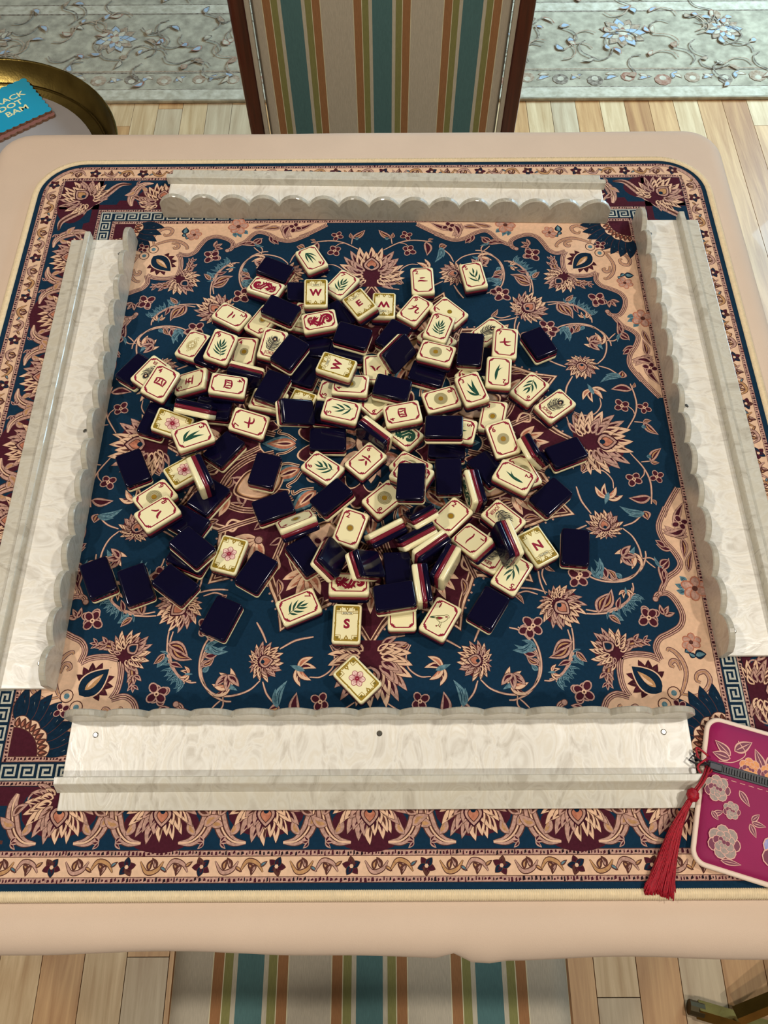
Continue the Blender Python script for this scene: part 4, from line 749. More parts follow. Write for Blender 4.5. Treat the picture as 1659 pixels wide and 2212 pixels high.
# peach panels
def blob(pts, m): pr.poly([(p.x, p.y) for p in cat_rom(pts, 5, True)], m)
a = math.pi / 8; ca, sa = math.cos(a), math.sin(a)
def rt(x, y): return (x * ca - y * sa, x * sa + y * ca)
for k, m in ((1.14, PE), (1.07, BN), (.98, GO), (.93, PE)):
    blob([rt(102 + (x - 102) * k, y * k) for x, y in ((124, 0), (114, 11), (104, 14), (92, 11), (84, 0), (92, -11), (104, -14), (114, -11))], m)
small_flower(rt(104, 0), 8, 1, .2)
ar = [rt(x, y) for x, y in ((82, -24), (104, -26), (124, -19), (137, -7), (141, 0), (137, 7), (124, 19), (104, 26), (82, 24))]
lvl(60); pr.ribbon(ar, 5.4, PE, 6); pr.ribbon(ar, 3.8, BN, 6); pr.ribbon(ar, 1.0, RO, 6)
for k in range(13):
    q_ = cat_rom([(x, y) for x, y in ar], 6)[3 + k * 3]; pr.disc((q_.x, q_.y), .95, RO, 6)
for sg in (-1, 1):
    lvl(64); c_ = [rt(x, sg * y) for x, y in ((128, 30), (136, 24), (142, 28), (139, 34), (134, 32))]; pr.ribbon(c_, 2.6, BN, 6); pr.ribbon(c_, 1.8, PE, 6)
    leafm(rt(146, sg * 20), rt(160, sg * 14), 6, 0, .2); leafm(rt(112, sg * 34), rt(122, sg * 40), 6, 2, .2)
# teal ring with coral flame buds
pr.copies = ID
def lob(r, d, n, m, ph=0.0): sfill([((r + d * abs(math.cos(n / 2 * (2 * math.pi * i / 240) + ph))) * math.cos(2 * math.pi * i / 240), (r + d * abs(math.cos(n / 2 * (2 * math.pi * i / 240) + ph))) * math.sin(2 * math.pi * i / 240)) for i in range(240)], m)
lob(84, 16, 16, BN); lob(83, 16, 16, PE); lob(81.6, 16, 16, NV)
pr.copies = [(math.cos(i * math.pi / 8), -math.sin(i * math.pi / 8), math.sin(i * math.pi / 8), math.cos(i * math.pi / 8), 0, 0) for i in range(16)]
pr.leafshape((66, 0), (96, 0), 15, TE, 0, 9, 1, 1); pr.leafshape((66, 0), (92, 0), 11, CO, 0, 9, 1, 1); pr.leafshape((68, 0), (88, 0), 5.5, PE, 0, 8, 1, 1); pr.leafshape((70, 0), (84, 0), 2.5, MA, 0, 8)
for sg in (-1, 1): pr.ribbon([(66, sg * 3), (74, sg * 9), (82, sg * 11), (80, sg * 14.5)], 2.4, PE, 5); pr.ribbon([(66, sg * 3), (74, sg * 9), (82, sg * 11), (80, sg * 14.5)], 1.0, BN, 5)
pr.copies = ID
lob(52, 14, 16, PE, math.pi / 2); lob(50.4, 14, 16, BN, math.pi / 2); lob(49.4, 14, 16, MA, math.pi / 2); lob(40, 9, 16, PE); lob(38.6, 9, 16, INK); lob(37.6, 9, 16, DB)
pr.copies = [(math.cos(i * math.pi / 4), -math.sin(i * math.pi / 4), math.sin(i * math.pi / 4), math.cos(i * math.pi / 4), 0, 0) for i in range(8)]
petal((12, 0), 0, 28, 13, MA, PE); petal((14, 0), math.pi / 8, 22, 7, CO, RO); pr.leafshape((18, 0), (34, 0), 6, RO); pr.disc((30, 0), 2.4, MA, 10)
pr.copies = ID; pr.disc((0, 0), 14, BN, 24); pr.disc((0, 0), 13, PE, 24); pr.disc((0, 0), 8, MA, 20); pr.disc((0, 0), 3.5, CO, 14)
lvl(26)
# main border: palmettes and acanthus scrolls ------------------------------
pr.copies = S4
B = -306.5
for i in range(-4, 4):
    x0 = i * 73.2
    pr.disc((x0, B + (4 if i % 2 else -6)), 27, MA, 20, 17); pr.poly([(x0 + 36.6 - 14, -285.3), (x0 + 36.6 + 14, -285.3), (x0 + 36.6 + 9, -298), (x0 + 36.6 - 9, -298)], MA)
pr.rect(-327, -292, 327, -285.4, MA)
for i in range(-3, 4):
    x0 = i * 73.2; rosette((x0, B + 2), 20, math.radians(-90), 2.05, .55, CO, 11)
    for sg in (-1, 1):
        lvl(44, 10); P = [(x0 + sg * 13, -323), (x0 + sg * 22, -322), (x0 + sg * 29, -316), (x0 + sg * 32.5, -307), (x0 + sg * 34, -298), (x0 + sg * 32, -290)]
        pr.ribbon(P, 9, BN, 6, taper=lambda u: .25 + .9 * math.sin(math.pi * min(1, u * .95))); pr.ribbon(P, 8, RO, 6, taper=lambda u: .2 + .9 * math.sin(math.pi * min(1, u * .95))); pr.ribbon(P, 3.4, BN, 6, taper=lambda u: math.sin(math.pi * u)); pr.ribbon(P, 1.2, PE, 6)
        petal((x0 + sg * 30, -312), math.radians(90 - sg * 60), 13, 6, GO, RO, .2); petal((x0 + sg * 33, -305), math.radians(90 + sg * 50), 13, 5, BN, RO, .2); petal((x0 + sg * 24, -318), math.radians(90 + sg * 20), 12, 5, GO, RO, .3 * sg)
        small_flower((x0 + sg * 29, -322.5), 4, 0, math.radians(180 if sg > 0 else 0)); pr.ribbon([(x0 + sg * 20, -300), (x0 + sg * 24, -294), (x0 + sg * 20, -289), (x0 + sg * 12, -290)], 1.2, RO, 5)
# corner palmette
lvl(34); pr.rect(-327, -327, -286, -286, MA)
rosette((-306, -306), 23, math.radians(-135), 2.3, .45, GO, 12)
for sg in (0, 1):
    lvl(60, 10); P = [(-296, -290), (-287, -297), (-278, -310), (-268, -321), (-256, -322)]
    P = P if sg else [(y, x) for x, y in P]
    pr.ribbon(P, 6, RO, 6, taper=lambda u: .3 + math.sin(math.pi * u)); pr.ribbon(P, 2.4, BN, 6)
# cream border vine
i = 0; x = -322
while x < 322:
    k = i % 6; y = -338; lvl(40, 8)
    if k in (0, 3):
        for j in range(5): 
            a = j * 1.257 + i; petal((x, y), a, 6.2, 4.2, MA if k == 0 else WI, (MA, DB, BN)[j % 3])
        pr.disc((x, y), 1.4, PE, 6)
    else:
        sg = 1 if k in (1, 4) else -1
        P = [(x - 8, y + sg * 3.5), (x - 3, y - sg * 3.5), (x + 4, y - sg * 2), (x + 8, y + sg * 3.5)]
        pr.ribbon(P, 2.6, BN, 5, taper=lambda u: .4 + math.sin(math.pi * u)); pr.ribbon(P, 1.8, (GO, RO)[i % 2], 5, taper=lambda u: .3 + math.sin(math.pi * u))
        petal((x - 2, y - sg * 2), sg * 1.2, 7, 3, GO, BN, .2); petal((x + 3, y - sg * 1), sg * 2.0, 7, 3, RO, BN, -.2); petal((x + 6, y), -sg * .6, 6, 2.6, (TE, GO)[i % 2], BN)
    x += 17.2; i += 1
pr.build('printed_pattern', PM, gm)
# stitched edge: cream roll with slanted overlock stitches
ST_ = mat('edge_thread', 'E2CDA8', .85, .2, var=.06, vscale=300)
path = [Vector((x, y, 0)) for x, y in rrect(.3560, .3560, .049, 10)]
dpath = []
for k in range(len(path)):
    a_, b_ = path[k], path[(k + 1) % len(path)]; n = max(1, round((b_ - a_).length / .0016))
    dpath += [a_.lerp(b_, j / n) for j in range(n)]
V = []; F = []; N = len(dpath); prof = [(-.0032, .0044), (-.0026, .0054), (0, .0058), (.0026, .0046), (.0036, .0022), (.0034, .0004), (-.003, .0004)]
for k in range(N):
    t = (dpath[(k + 1) % N] - dpath[k - 1]).normalized(); nn = Vector((t.y, -t.x, 0))
    for u, z in prof: p = dpath[k] + nn * u; V.append((p.x, p.y, z))
q = len(prof)
for k in range(N):
    for j in range(q): F.append([k * q + j, k * q + (j + 1) % q, ((k + 1) % N) * q + (j + 1) % q, ((k + 1) % N) * q + j])
obj('edge_roll', V, F, ST_, gm, True)
V = []; F = []
sd = [(-.0034, .0048), (-.0020, .0060), (.0004, .0063), (.0026, .0052), (.0039, .0024), (.0037, .0008)]
for k in range(N):
    p0 = dpath[k]; t = (dpath[(k + 1) % N] - dpath[k - 1]).normalized(); nn = Vector((t.y, -t.x, 0)); n = len(V)
    for j, (u, z) in enumerate(sd):
        sh = t * (.0009 * (j / 5 - .5)); c = p0 + nn * u + sh; hw = t * .00052
        V += [tuple(c - hw + Vector((0, 0, z - .0005))), tuple(c + Vector((0, 0, z + .00025))), tuple(c + hw + Vector((0, 0, z - .0005)))]
    for j in range(5):
        for s_ in (0, 1): F.append([n + j * 3 + s_, n + j * 3 + s_ + 1, n + j * 3 + s_ + 4, n + j * 3 + s_ + 3])
o = obj('stitching', V, F, ST_, gm, True); tag(o, kind='stuff')
# ------------------------------------------------------------------ four pearl racks
PB = pearl('pearl_acrylic'); PC = pearl('pearl_acrylic_cream', tone=.86); PW = pearl('pearl_acrylic_translucent', .30, smooth=True)
STUD = mat('rack_stud', 'B9B5AE', .25, metal=1.0)
RL = .4545; NL = 15
def rack(loc, rz, label):
    t = empty('mahjong_rack', loc, rz); tag(t, label, 'rack', 'pearl racks around the mat')   # local: x along, wall outer face at y=0, body towards -y
    hx = RL / 2
    obj('tray', *box(-hx, hx, -.0470, -.003, .0003, .0042, .0006), PB, t)
    obj('ledge', *box(-hx, hx, -.0665, -.0472, .0003, .0042, .0006), PC, t)
    pts = [(-hx - .001, .0008)]
    w = (RL + .002) / NL
    for k in range(NL):
        c = -hx - .001 + w * (k + .5)
        for j in range(11):
            u = -1 + 2 * j / 10; s = 0.88
            zz = .0178 + .0102 * (math.sqrt(max(0, 1 - (u * s) ** 2)) - math.sqrt(1 - s * s)) / (1 - math.sqrt(1 - s * s))
            pts.append((c + u * w / 2, zz))
    pts.append((hx + .001, .0008)); P = pts
    n = len(P)
    def wall_ring(y, k): return [(x * (1 - k * .0006), y, z - k * .0008 * (1 if z > .002 else -.3)) for x, z in P]
    # thin wall: two faces joined by a softened edge
    ys = ((0.0, 1), (-.0008, 0), (-.0042, 0), (-.005, 1)); V = []; F = []
    for y, k in ys: V += wall_ring(y, k)
    for r in range(3):
        for i in range(n):
            j = (i + 1) % n; F.append([r * n + i, r * n + j, (r + 1) * n + j, (r + 1) * n + i])
    def face(r, rev):
        lo = r * n; out = []
        for i in range(1, n - 2):            # quads from the scalloped edge straight down to the foot
            V.append((V[lo + i][0], V[lo + i][1], .0008)); V.append((V[lo + i + 1][0], V[lo + i + 1][1], .0008)); m = len(V)
            q = [lo + i, lo + i + 1, m - 1, m - 2]; out.append(q[::-1] if rev else q)
        return out
    F += face(0, True) + face(3, False)
    obj('scalloped_wall', V, F, PW, t, False)
    prof = [(-.0445, .004), (-.0445, .0125), (-.0451, .0132), (-.0493, .0132), (-.0500, .0126), (-.0545, .004)]
    xs = (-hx - .002, hx + .002); V = [(x, y, z) for x in xs for y, z in prof]; k = len(prof)
    F = [[i, (i + 1) % k, k + (i + 1) % k, k + i] for i in range(k)] + [list(range(k))[::-1], [k + i for i in range(k)]]
    obj('rail', V, F, PC, t)
    for s in (-1, 0, 1):
        V, F = tube([(s * .208, -.0145, .0036), (s * .208, -.0145, .0046), (s * .208, -.0145, .0050)], [.0021, .0021, .0015], 14); obj('stud', V, F, STUD, t)
    return t
rack((.0128, .2664, MZ), math.radians(180 - 1.57), 'pearly white scalloped rack at the far side of the mat')
rack((.007, -.2355, MZ), 0.0, 'pearly white scalloped rack nearest the viewer, lying along the front')
rack((-.2375, .0115, MZ), math.radians(-90), 'pearly white scalloped rack on the left side of the mat')
rack((.2672, .034, MZ), math.radians(90), 'pearly white scalloped rack on the right side of the mat')
# ------------------------------------------------------------------ mahjong tiles
TW, TL, TH = 22.2, 31.8, 12.7        # mm
IV = mat('tile_ivory', 'F2E6B6', .18, .45); RD = mat('tile_red', '74202E', .14, .4); NB = mat('tile_navy', '0D0B24', .09, .32)
def layer_mesh(name, z0, z1, m, lo, hi):
    rg = []
    def rr(inset, z): rg.append([(x * 1e-3, y * 1e-3, z * 1e-3) for x, y in rrect(TW / 2 - inset, TL / 2 - inset, 2.3 - inset * .55, 4)])
    bev = ((1.7, 0), (1.1, .12), (.55, .42), (.18, .95), (0, 1.7))
    if lo:
        for i, d in bev: rr(i, z0 + d)
    else: rr(0, z0)
    if hi:
        for i, d in bev[::-1]: rr(i, z1 - d)
    else: rr(0, z1)
    V, F = loft(rg, True, True); me = bpy.data.meshes.new(name); me.from_pydata(V, [], F); me.materials.append(m)
    sm = [len(p.vertices) == 4 for p in me.polygons]; me.polygons.foreach_set('use_smooth', sm); me.update(); return me
ME_I = layer_mesh('ivory_layer', 1.75, 6.35, IV, False, True); ME_R = layer_mesh('red_layer', -1.85, 1.75, RD, False, False); ME_N = layer_mesh('navy_layer', -6.35, -1.85, NB, True, False)
TM = [mat('ink_red', '8E1733', .3), mat('ink_gold', '96781C', .35), mat('ink_green', '1F4A3A', .3), mat('ink_black', '1B1A26', .3), mat('ink_pink', 'EFC9BC', .3), mat('tile_cream', 'F2E7BC', .2), mat('ink_olive', '6E6230', .35), mat('ink_orange', 'B5691F', .3)]
rRED, rGOLD, rGRN, rBLK, rPNK, rCRM, rOLV, rORG = range(8)
FZ = 6.35e-3 + 2e-5
def frame_red(p):
    hx, hy, w = 8.8, 13.55, .95; c = 2.9
    for s in (-1, 1):
        p.rect(-hx + c, s * hy - w / 2, hx - c, s * hy + w / 2, rRED); p.rect(s * hx - w / 2, -hy + c, s * hx + w / 2, hy - c, rRED)
        for t in (-1, 1):
            for k, (dx, dy, sz) in enumerate(((2.75, .65, .95), (1.75, 1.6, 1.15), (.75, 2.6, .95))):
                x, y = s * (hx - dx), t * (hy - dy); p.add([(x - sz, y - sz * .75), (x + sz, y - sz * .75), (x + sz, y + sz * .75), (x - sz, y + sz * .75)], [[0, 1, 2, 3]], rRED)
def frame_gold(p):
    hx, hy, w = 8.9, 13.6, 1.0
    for s in (-1, 1):
        p.rect(-hx, s * hy - w / 2, hx, s * hy + w / 2, rGOLD)
        p.ribbon([(s * hx, -hy), (s * hx, -4), (s * (hx - .25), -1.6), (s * (hx + .2), 0), (s * (hx - .25), 1.6), (s * hx, 4), (s * hx, hy)], 1.1, rGOLD, 2, smooth=False)
        p.disc((s * (hx - .3), 0), .55, rGOLD, 8, .9)
        for t in (-1, 1):
            p.rect(min(s * hx, s * (hx - 3.2)), min(t * hy, t * (hy - 3.2)), max(s * hx, s * (hx - 3.2)), max(t * hy, t * (hy - 3.2)), rGOLD)
            p.rect(min(s * (hx - 1.3), s * (hx - 2.6)), min(t * (hy - 1.3), t * (hy - 2.6)), max(s * (hx - 1.3), s * (hx - 2.6)), max(t * (hy - 1.3), t * (hy - 2.6)), rOLV)
            p.rect(min(s * (hx - 3.2), s * (hx - 4.3)), min(t * (hy - 1.5), t * (hy - .2)), max(s * (hx - 3.2), s * (hx - 4.3)), max(t * (hy - 1.5), t * (hy - .2)), rGOLD)
            p.ribbon([(s * (hx - 4.5), t * (hy - 1)), (s * (hx - 4.5), t * (hy - 4.2)), (s * (hx - .4), t * (hy - 4.2))], .5, rGOLD, 1, smooth=False)
    for t in (-1, 1):
        p.disc((0, t * (hy - 1.6)), 1.5, rGOLD, 14, 1.7); p.disc((0, t * (hy - 1.6)), .45, rCRM, 8, 1.1); p.add([(-.7, t * (hy - 2.9)), (.7, t * (hy - 2.9)), (0, t * (hy - 4.6))], [[0, 1, 2] if t < 0 else [2, 1, 0]], rGOLD)
        p.ribbon([(-3.6, t * (hy - .9)), (0, t * (hy - .9)), (3.6, t * (hy - .9))], .6, rGOLD, 1, smooth=False)
def num(p, n): p.text(str(n), 6.0, (-5.1, 9.5), rRED, bold=.03)
tap = lambda u: .35 + .75 * math.sin(math.pi * min(1, .12 + u * .86))
def stroke(p, pts, w=1.5): p.ribbon(pts, w, rRED, 6, taper=tap)
def crak(n):
    p = Print(FZ, 1e-6); frame_red(p); num(p, n)
    if n == 1: stroke(p, [(-5.4, -1.2), (-3, -.1), (0, -.6), (3, -.9), (5.4, .1)], 1.7)
    if n == 2: stroke(p, [(-2.6, 2.3), (0, 2.6), (2.8, 2.7)]); stroke(p, [(-4.6, -1.4), (-2, -.6), (1.5, -1.1), (4.8, -1.2)], 1.6)
    if n == 3: stroke(p, [(-3, 3.4), (0, 3.7), (3, 3.6)]); stroke(p, [(-2.4, .2), (0, .5), (2.6, .3)]); stroke(p, [(-4.8, -3.4), (0, -2.8), (4.8, -3.4)])
    if n == 4:
        stroke(p, [(-4.2, 2.5), (0, 3.3), (4.2, 3)], 1.4); stroke(p, [(-4.2, 2.6), (-3.9, 0), (-4.4, -3.2)], 1.5); stroke(p, [(4.3, 3), (4.1, 0), (3.6, -3.1)], 1.5)
        stroke(p, [(-4.4, -3), (0, -2.3), (4.6, -3.2)], 1.5); stroke(p, [(-1.4, 2.8), (-1.5, .4), (-2.6, -2.2)], 1.2); stroke(p, [(1.4, 2.9), (1.3, .5), (2.6, -2)], 1.2)
    if n == 5:
        stroke(p, [(-3.4, 3.4), (0, 3.7), (3.6, 3.7)]); stroke(p, [(-.5, 3.5), (-1.2, 0), (-2, -3)]); stroke(p, [(-3, .6), (0, .9), (2.4, .8), (1.9, -2.9)], 1.3); stroke(p, [(-5, -3.4), (0, -3), (5.2, -3.2)], 1.6)
    if n == 6:
        stroke(p, [(-.9, 5), (.2, 4.1), (.9, 2.6)], 1.6); stroke(p, [(-5.2, .6), (-1, 1.4), (2, 1.5), (5.2, 1)], 1.6); stroke(p, [(-.7, -.6), (-2.2, -2.8), (-4.5, -4.8)], 1.5); stroke(p, [(1, -.6), (2.6, -2.4), (4.2, -4.4)], 1.7)
    if n == 7: stroke(p, [(-5, -.9), (-1.5, -.2), (2, .3), (5, 1)], 1.6); stroke(p, [(-.7, 4.3), (-.8, .8), (.2, -2.6), (2.8, -3.4), (5, -2.6)], 1.6)
    if n == 8: stroke(p, [(-1, 2.5), (-1.9, 0), (-4.8, -2.6)], 1.5); stroke(p, [(.6, 3.4), (1.6, .6), (3.2, -1.8), (5.2, -2.4)], 1.8)
    if n == 9: stroke(p, [(-4.6, 1.3), (-1, 1.9), (2.3, 2.2), (2, -1.8), (3, -3.4), (5.2, -2.8), (5.4, -1.2)], 1.5); stroke(p, [(-1, 5), (-1.2, 1.4), (-3, -2), (-5.4, -3.8)], 1.5)
    return p
def dot(n):
    p = Print(FZ, 1e-6); frame_red(p); num(p, n); c = (0, -.6); r = (2.3, 3.0, 3.5, 4.0, 4.4, 5.0, 5.6, 6.0, 6.4)[n - 1]
    k = max(1, n // 2 + 1)
    if n > 1:
        p.disc(c, r, rOLV, 40)
        for j in range(k): p.ring(c, 2.3 + (r - 2.3) * (j + .2) / k, 2.3 + (r - 2.3) * (j + .5) / k, rCRM, 40)
    p.disc(c, 2.3, rOLV, 28); p.disc(c, 2.05, rORG if n > 1 else rGOLD, 28); p.disc(c, 1.75, rGOLD, 28)
    return p
def lf(p, b, t, w, bend): p.leafshape(b, t, w * 1.22, rGRN, bend, 9, 1.0, 1.1)
def bam(n):
    p = Print(FZ, 1e-6); frame_red(p); num(p, n)
    rt = (3.6, -9.2)
    if n == 1:      # small bird on a twig
        o = [(5.6, 3.4), (4.6, 4.8), (2.8, 4.9), (1.6, 3.6), (-.6, 2.2), (-3.4, .4), (-7, -2.2), (-7.6, -3.4), (-6.4, -3.2), (-3, -1.8), (-1.6, -2.6), (1.2, -3), (3.6, -1.4), (4.8, 1.2), (4.9, 3)]
        p.ribbon(o, .42, rOLV, 4, closed=True); p.ribbon([(2.6, 3.2), (3.6, 4), (4.2, 3.2), (3.2, 2.6)], .5, rRED, 4, closed=True); p.disc((3.4, 3.3), .3, rBLK, 8)
        p.leafshape((-7.4, -3), (-3.2, -.9), 1.1, rGRN); p.leafshape((-3.4, -1.6), (1.9, 1.4), 2.6, rOLV, -.1); p.leafshape((-2.2, -1), (1.5, 1.2), 1.6, rRED, -.1); p.disc((.2, .5), .5, rRED, 8)
        for x in (.6, 2): p.ribbon([(x, -2.8), (x + .7, -5), (x + .4, -6.6)], .4, rOLV, 4)
        p.ribbon([(-.6, -7.2), (1.6, -6.4), (3.6, -6.9)], .5, rOLV, 4); p.disc((.2, -7.4), .6, rRED, 8); p.disc((2.6, -6.3), .5, rRED, 8)
        return p
    if n == 2: lf(p, (2.6, 9), (-.8, -8.4), 2.1, .12); lf(p, (2.4, 7.5), (-3.2, -5), 1.7, .38); return p
    if n == 3: lf(p, rt, (3.0, 9), 2.2, .16); lf(p, rt, (-2.2, 7), 2.1, .10); lf(p, rt, (-5.2, -.2), 1.9, .24); p.ribbon([rt, (4.6, -10)], .5, rGRN, 2); return p
    if n == 4:
        for t, w, bd in (((-5.4, 1.2), 1.4, .2), ((-2.4, 6.4), 1.5, .1), ((1.4, 7.8), 1.5, .06), ((4.6, 5), 1.3, -.12)): lf(p, (2.4, -8.6), t, w, bd)
        return p
    # stem with paired leaves
    st = [(3.2, -9.6), (1.6, -5.4), (.4, -1.2), (.2, 2.4)]
    q = cat_rom(st, 6); p.ribbon(st, .45, rGRN, 5)
    tips = {5: [(-5.6, -1.2), (-3.4, 5.6), (.6, 8.6), (4.6, 6.2), (5.8, .6)], 6: [(-5.6, -2.2), (-4.6, 3.6), (-1.2, 8), (2.2, 8), (5.2, 4.6), (5.8, -1)],
            7: [(-5.8, -3), (-5.2, 2.2), (-2.6, 6.8), (.4, 8.4), (3.6, 7), (5.6, 3), (6, -2.4)], 8: [(-6, -3.6), (-5.6, .6), (-4, 5), (-1.2, 8), (1.6, 8.2), (4.2, 6), (5.8, 1.8), (6.2, -3)],
            9: [(-6, -4.2), (-6, 0), (-4.8, 4), (-2.4, 7.2), (.6, 8.6), (3.2, 6.8), (5.2, 3.2), (6, -.8), (6.2, -4.8)]}[n]
    m = len(tips)
    for j, t in enumerate(tips):
        u = 1 - abs(2 * j / (m - 1) - 1); b = q[int(2 + u * (len(q) - 5))]; lf(p, (b.x, b.y), t, 1.45 if n < 8 else 1.3, .14 if t[0] < b.x else -.14)
    return p
def dragon(c):
    p = Print(FZ, 1e-6); frame_red(p)
    body = [(-1.4, -6.4), (-2.8, -8.4), (-.6, -10.4), (2.8, -9.6), (4.4, -6.8), (3.2, -4), (.2, -2.6), (-2.9, -.9), (-3.6, 2.2), (-1.4, 4.4), (.8, 5.6), (1.4, 7.4)]
    p.ribbon(body, 4.2, c, 7, taper=lambda u: .22 + .95 * math.sin(math.pi * (.1 + .72 * u)))
    p.ribbon(body[4:-2], .4, rCRM, 7)
    p.disc((.4, -7.4), 1.9, c, 18); p.ribbon([(.6, -5.9), (-.8, -6.8), (-.6, -8.3), (.7, -8.6), (1.2, -7.5)], .35, rCRM, 4)
    for a in range(13):
        t = -.5 + a * .27; p.leafshape((1.0, 7.6), (1.0 + 5.2 * math.cos(t), 7.2 + 4.2 * math.sin(t)), 1.5, c, .2)
    p.disc((.6, 7.4), 2.9, c, 16, 2.4); p.leafshape((-.4, 8), (-4.8, 9.4), 2.2, c, .25); p.leafshape((-.4, 6.8), (-4.4, 6.2), 1.9, c, -.2); p.disc((-.2, 8.2), .4, rCRM, 8)
    p.ribbon([(1.5, 8.8), (2.2, 7.6), (1.8, 6.2)], .3, rCRM, 3); p.ribbon([(2.6, 9.2), (3.3, 8), (3, 6.6)], .3, rCRM, 3)
    for b, t in (((-3, 1.2), (-6.9, 3.8)), ((-3.2, .4), (-7, .8)), ((-2.8, -.6), (-6.6, -2.2)), ((1.4, 4.4), (5.8, 3.4)), ((.8, 3.8), (5.2, 1.6)), ((.4, 3.2), (3.6, -.4)), ((3.6, -4), (6.9, -2.2)), ((4, -5), (7, -4.6)), ((-2.4, -2), (-5.6, -5))): p.leafshape(b, t, 1.9, c, .25)
    for k in range(9):
        t = k / 8; x = -3.6 + 4.2 * t; p.leafshape((x, -2.6 + 5.8 * t), (x - 2.2, -.6 + 5.8 * t), 1.1, c)
    return p
def soap():
    p = Print(FZ, 1e-6); frame_red(p)
    for k in range(36):
        a = k * math.pi / 18; r0 = 2.4 + (k % 2) * .4; r1 = 5.2 if abs(math.cos(a)) > .3 else 4; p.ribbon([(r0 * math.cos(a), -1 + r0 * math.sin(a)), (r1 * math.cos(a), -1 + r1 * 1.15 * math.sin(a))], .32, rGOLD, 1, smooth=False)
    for x, y, r in ((1.4, 8.2, 1.2), (.3, 5.2, 1.5), (1.5, 3.4, 1.2), (-.2, 1, 1.8), (1.4, -1.6, 1.4), (-.6, -3, 1.6), (.2, -5.6, 1.0), (-.4, -8, 1.0)): p.disc((x, y), r, rCRM, 20); p.ring((x, y), r - .35, r, rGOLD, 20)
    for x, y in ((2.9, 5.8), (-.6, 7.6), (1.6, -6.8)): p.disc((x, y), .4, rGOLD, 8)
    return p
def wind(ch, word):
    p = Print(FZ, 1e-6); frame_gold(p); p.text(ch, 10.0, (0, -.3), rRED, bold=.045)
    p.rect(-8.5, 7.95, -4.4, 8.35, rGOLD); p.rect(4.4, 7.95, 8.5, 8.35, rGOLD)
    o = rrect(4.7, 1.4, 1.2, 3); p.add([(x, y + 8.2) for x, y in o], [list(range(len(o)))], rGOLD); o = rrect(4.35, 1.05, .9, 3); p.add([(x, y + 8.2) for x, y in o], [list(range(len(o)))], rCRM)
    p.text(word, 2.3, (0, 8.2), rBLK, bold=.03, sx=.95); return p
def flower(k):
    p = Print(FZ, 1e-6); frame_gold(p); n = 6 + k % 2; c = (0, .2)
    for j in range(n):
        a = j * 2 * math.pi / n + k * .3; q = (c[0] + 3.4 * math.cos(a), c[1] + 3.6 * math.sin(a)); p.disc(q, 2.8, rRED, 16, 2.3, a); p.disc(q, 2.4, rPNK, 16, 1.9, a)
    for j in range(n * 4):
        a = j * 2 * math.pi / (n * 4) + k * .3; L = 4.0 if j % 2 else 5.2; p.ribbon([(c[0] + .6 * math.cos(a), c[1] + .6 * math.sin(a)), (c[0] + L * math.cos(a), c[1] + L * math.sin(a))], .42, rRED, 2, taper=lambda u: 1 - .6 * u)
    p.disc(c, .9, rRED, 10); p.disc(c, .35, rPNK, 8); return p
def joker():
    p = Print(FZ, 1e-6); frame_red(p); p.text('JOKER', 4.3, (0, -10.2), rRED, bold=.03, sx=.86)
    p.ribbon([(-1.8, -8.2), (-.9, -3), (.2, 2), (1, 5)], .5, rBLK, 5)
    rr = random.Random(3)
    for j in range(13):
        u = j / 12; x = -1.5 + 2.2 * u; y = -6.6 + 10 * u; L = 2.2 + 4.6 * math.sin(math.pi * (.18 + .62 * u))
        for s in (-1, 1):
            a = math.radians(80) - s * (1.15 - .35 * u) + rr.uniform(-.12, .12); l = L * rr.uniform(.85, 1.1)
            e = (x + l * math.cos(a), y + l * math.sin(a)); m = (x + l * .55 * math.cos(a - s * .35), y + l * .55 * math.sin(a - s * .35)); h = (e[0] + .5 * math.cos(a + s * 1.6), e[1] + .7 * math.sin(a + s * 1.6))
            p.ribbon([(x, y), m, e, h], .62, rBLK, 4, taper=lambda v: 1.05 - .7 * v)
    for j in range(22):
        a = math.pi * (-.15 + 1.3 * j / 21); p.ribbon([(1 + 1.2 * math.cos(a), 4.9 + 1.4 * math.sin(a)), (1 + 2.9 * math.cos(a + .12), 5 + 3.7 * math.sin(a + .12))], .5, rBLK, 2, taper=lambda v: 1.1 - .7 * v)
    p.disc((1, 4.9), 1.7, rBLK, 14, 2.1); p.disc((1, 4.9), 1.0, rORG, 12, 1.25); p.disc((1, 4.9), .72, rCRM, 10, .95); p.disc((1, 4.9), .35, rBLK, 8)
    return p
_FACES = {}
def face_mesh(d):
    if d not in _FACES:
        if d.startswith('crak'): p = crak(int(d[4:]))
        elif d.startswith('dot'): p = dot(int(d[3:]))
        elif d.startswith('bam'): p = bam(int(d[3:]))
        elif d == 'rdragon': p = dragon(rRED)
        elif d == 'gdragon': p = dragon(rGRN)
        elif d == 'soap': p = soap()
        elif d.startswith('wind'): p = wind(d[4], dict(N='NORTH', S='SOUTH', E='EAST', W='WEST')[d[4]])
        elif d.startswith('flower'): p = flower(int(d[6:]))
        else: p = joker()
        V = [(x * 1e-3, y * 1e-3, z) for x, y, z in p.V]; me = bpy.data.meshes.new('face_print'); me.from_pydata(V, [], p.F)
        for m in TM: me.materials.append(m)
        me.polygons.foreach_set('material_index', p.M); me.update(); _FACES[d] = me
    return _FACES[d]
from mathutils import Quaternion
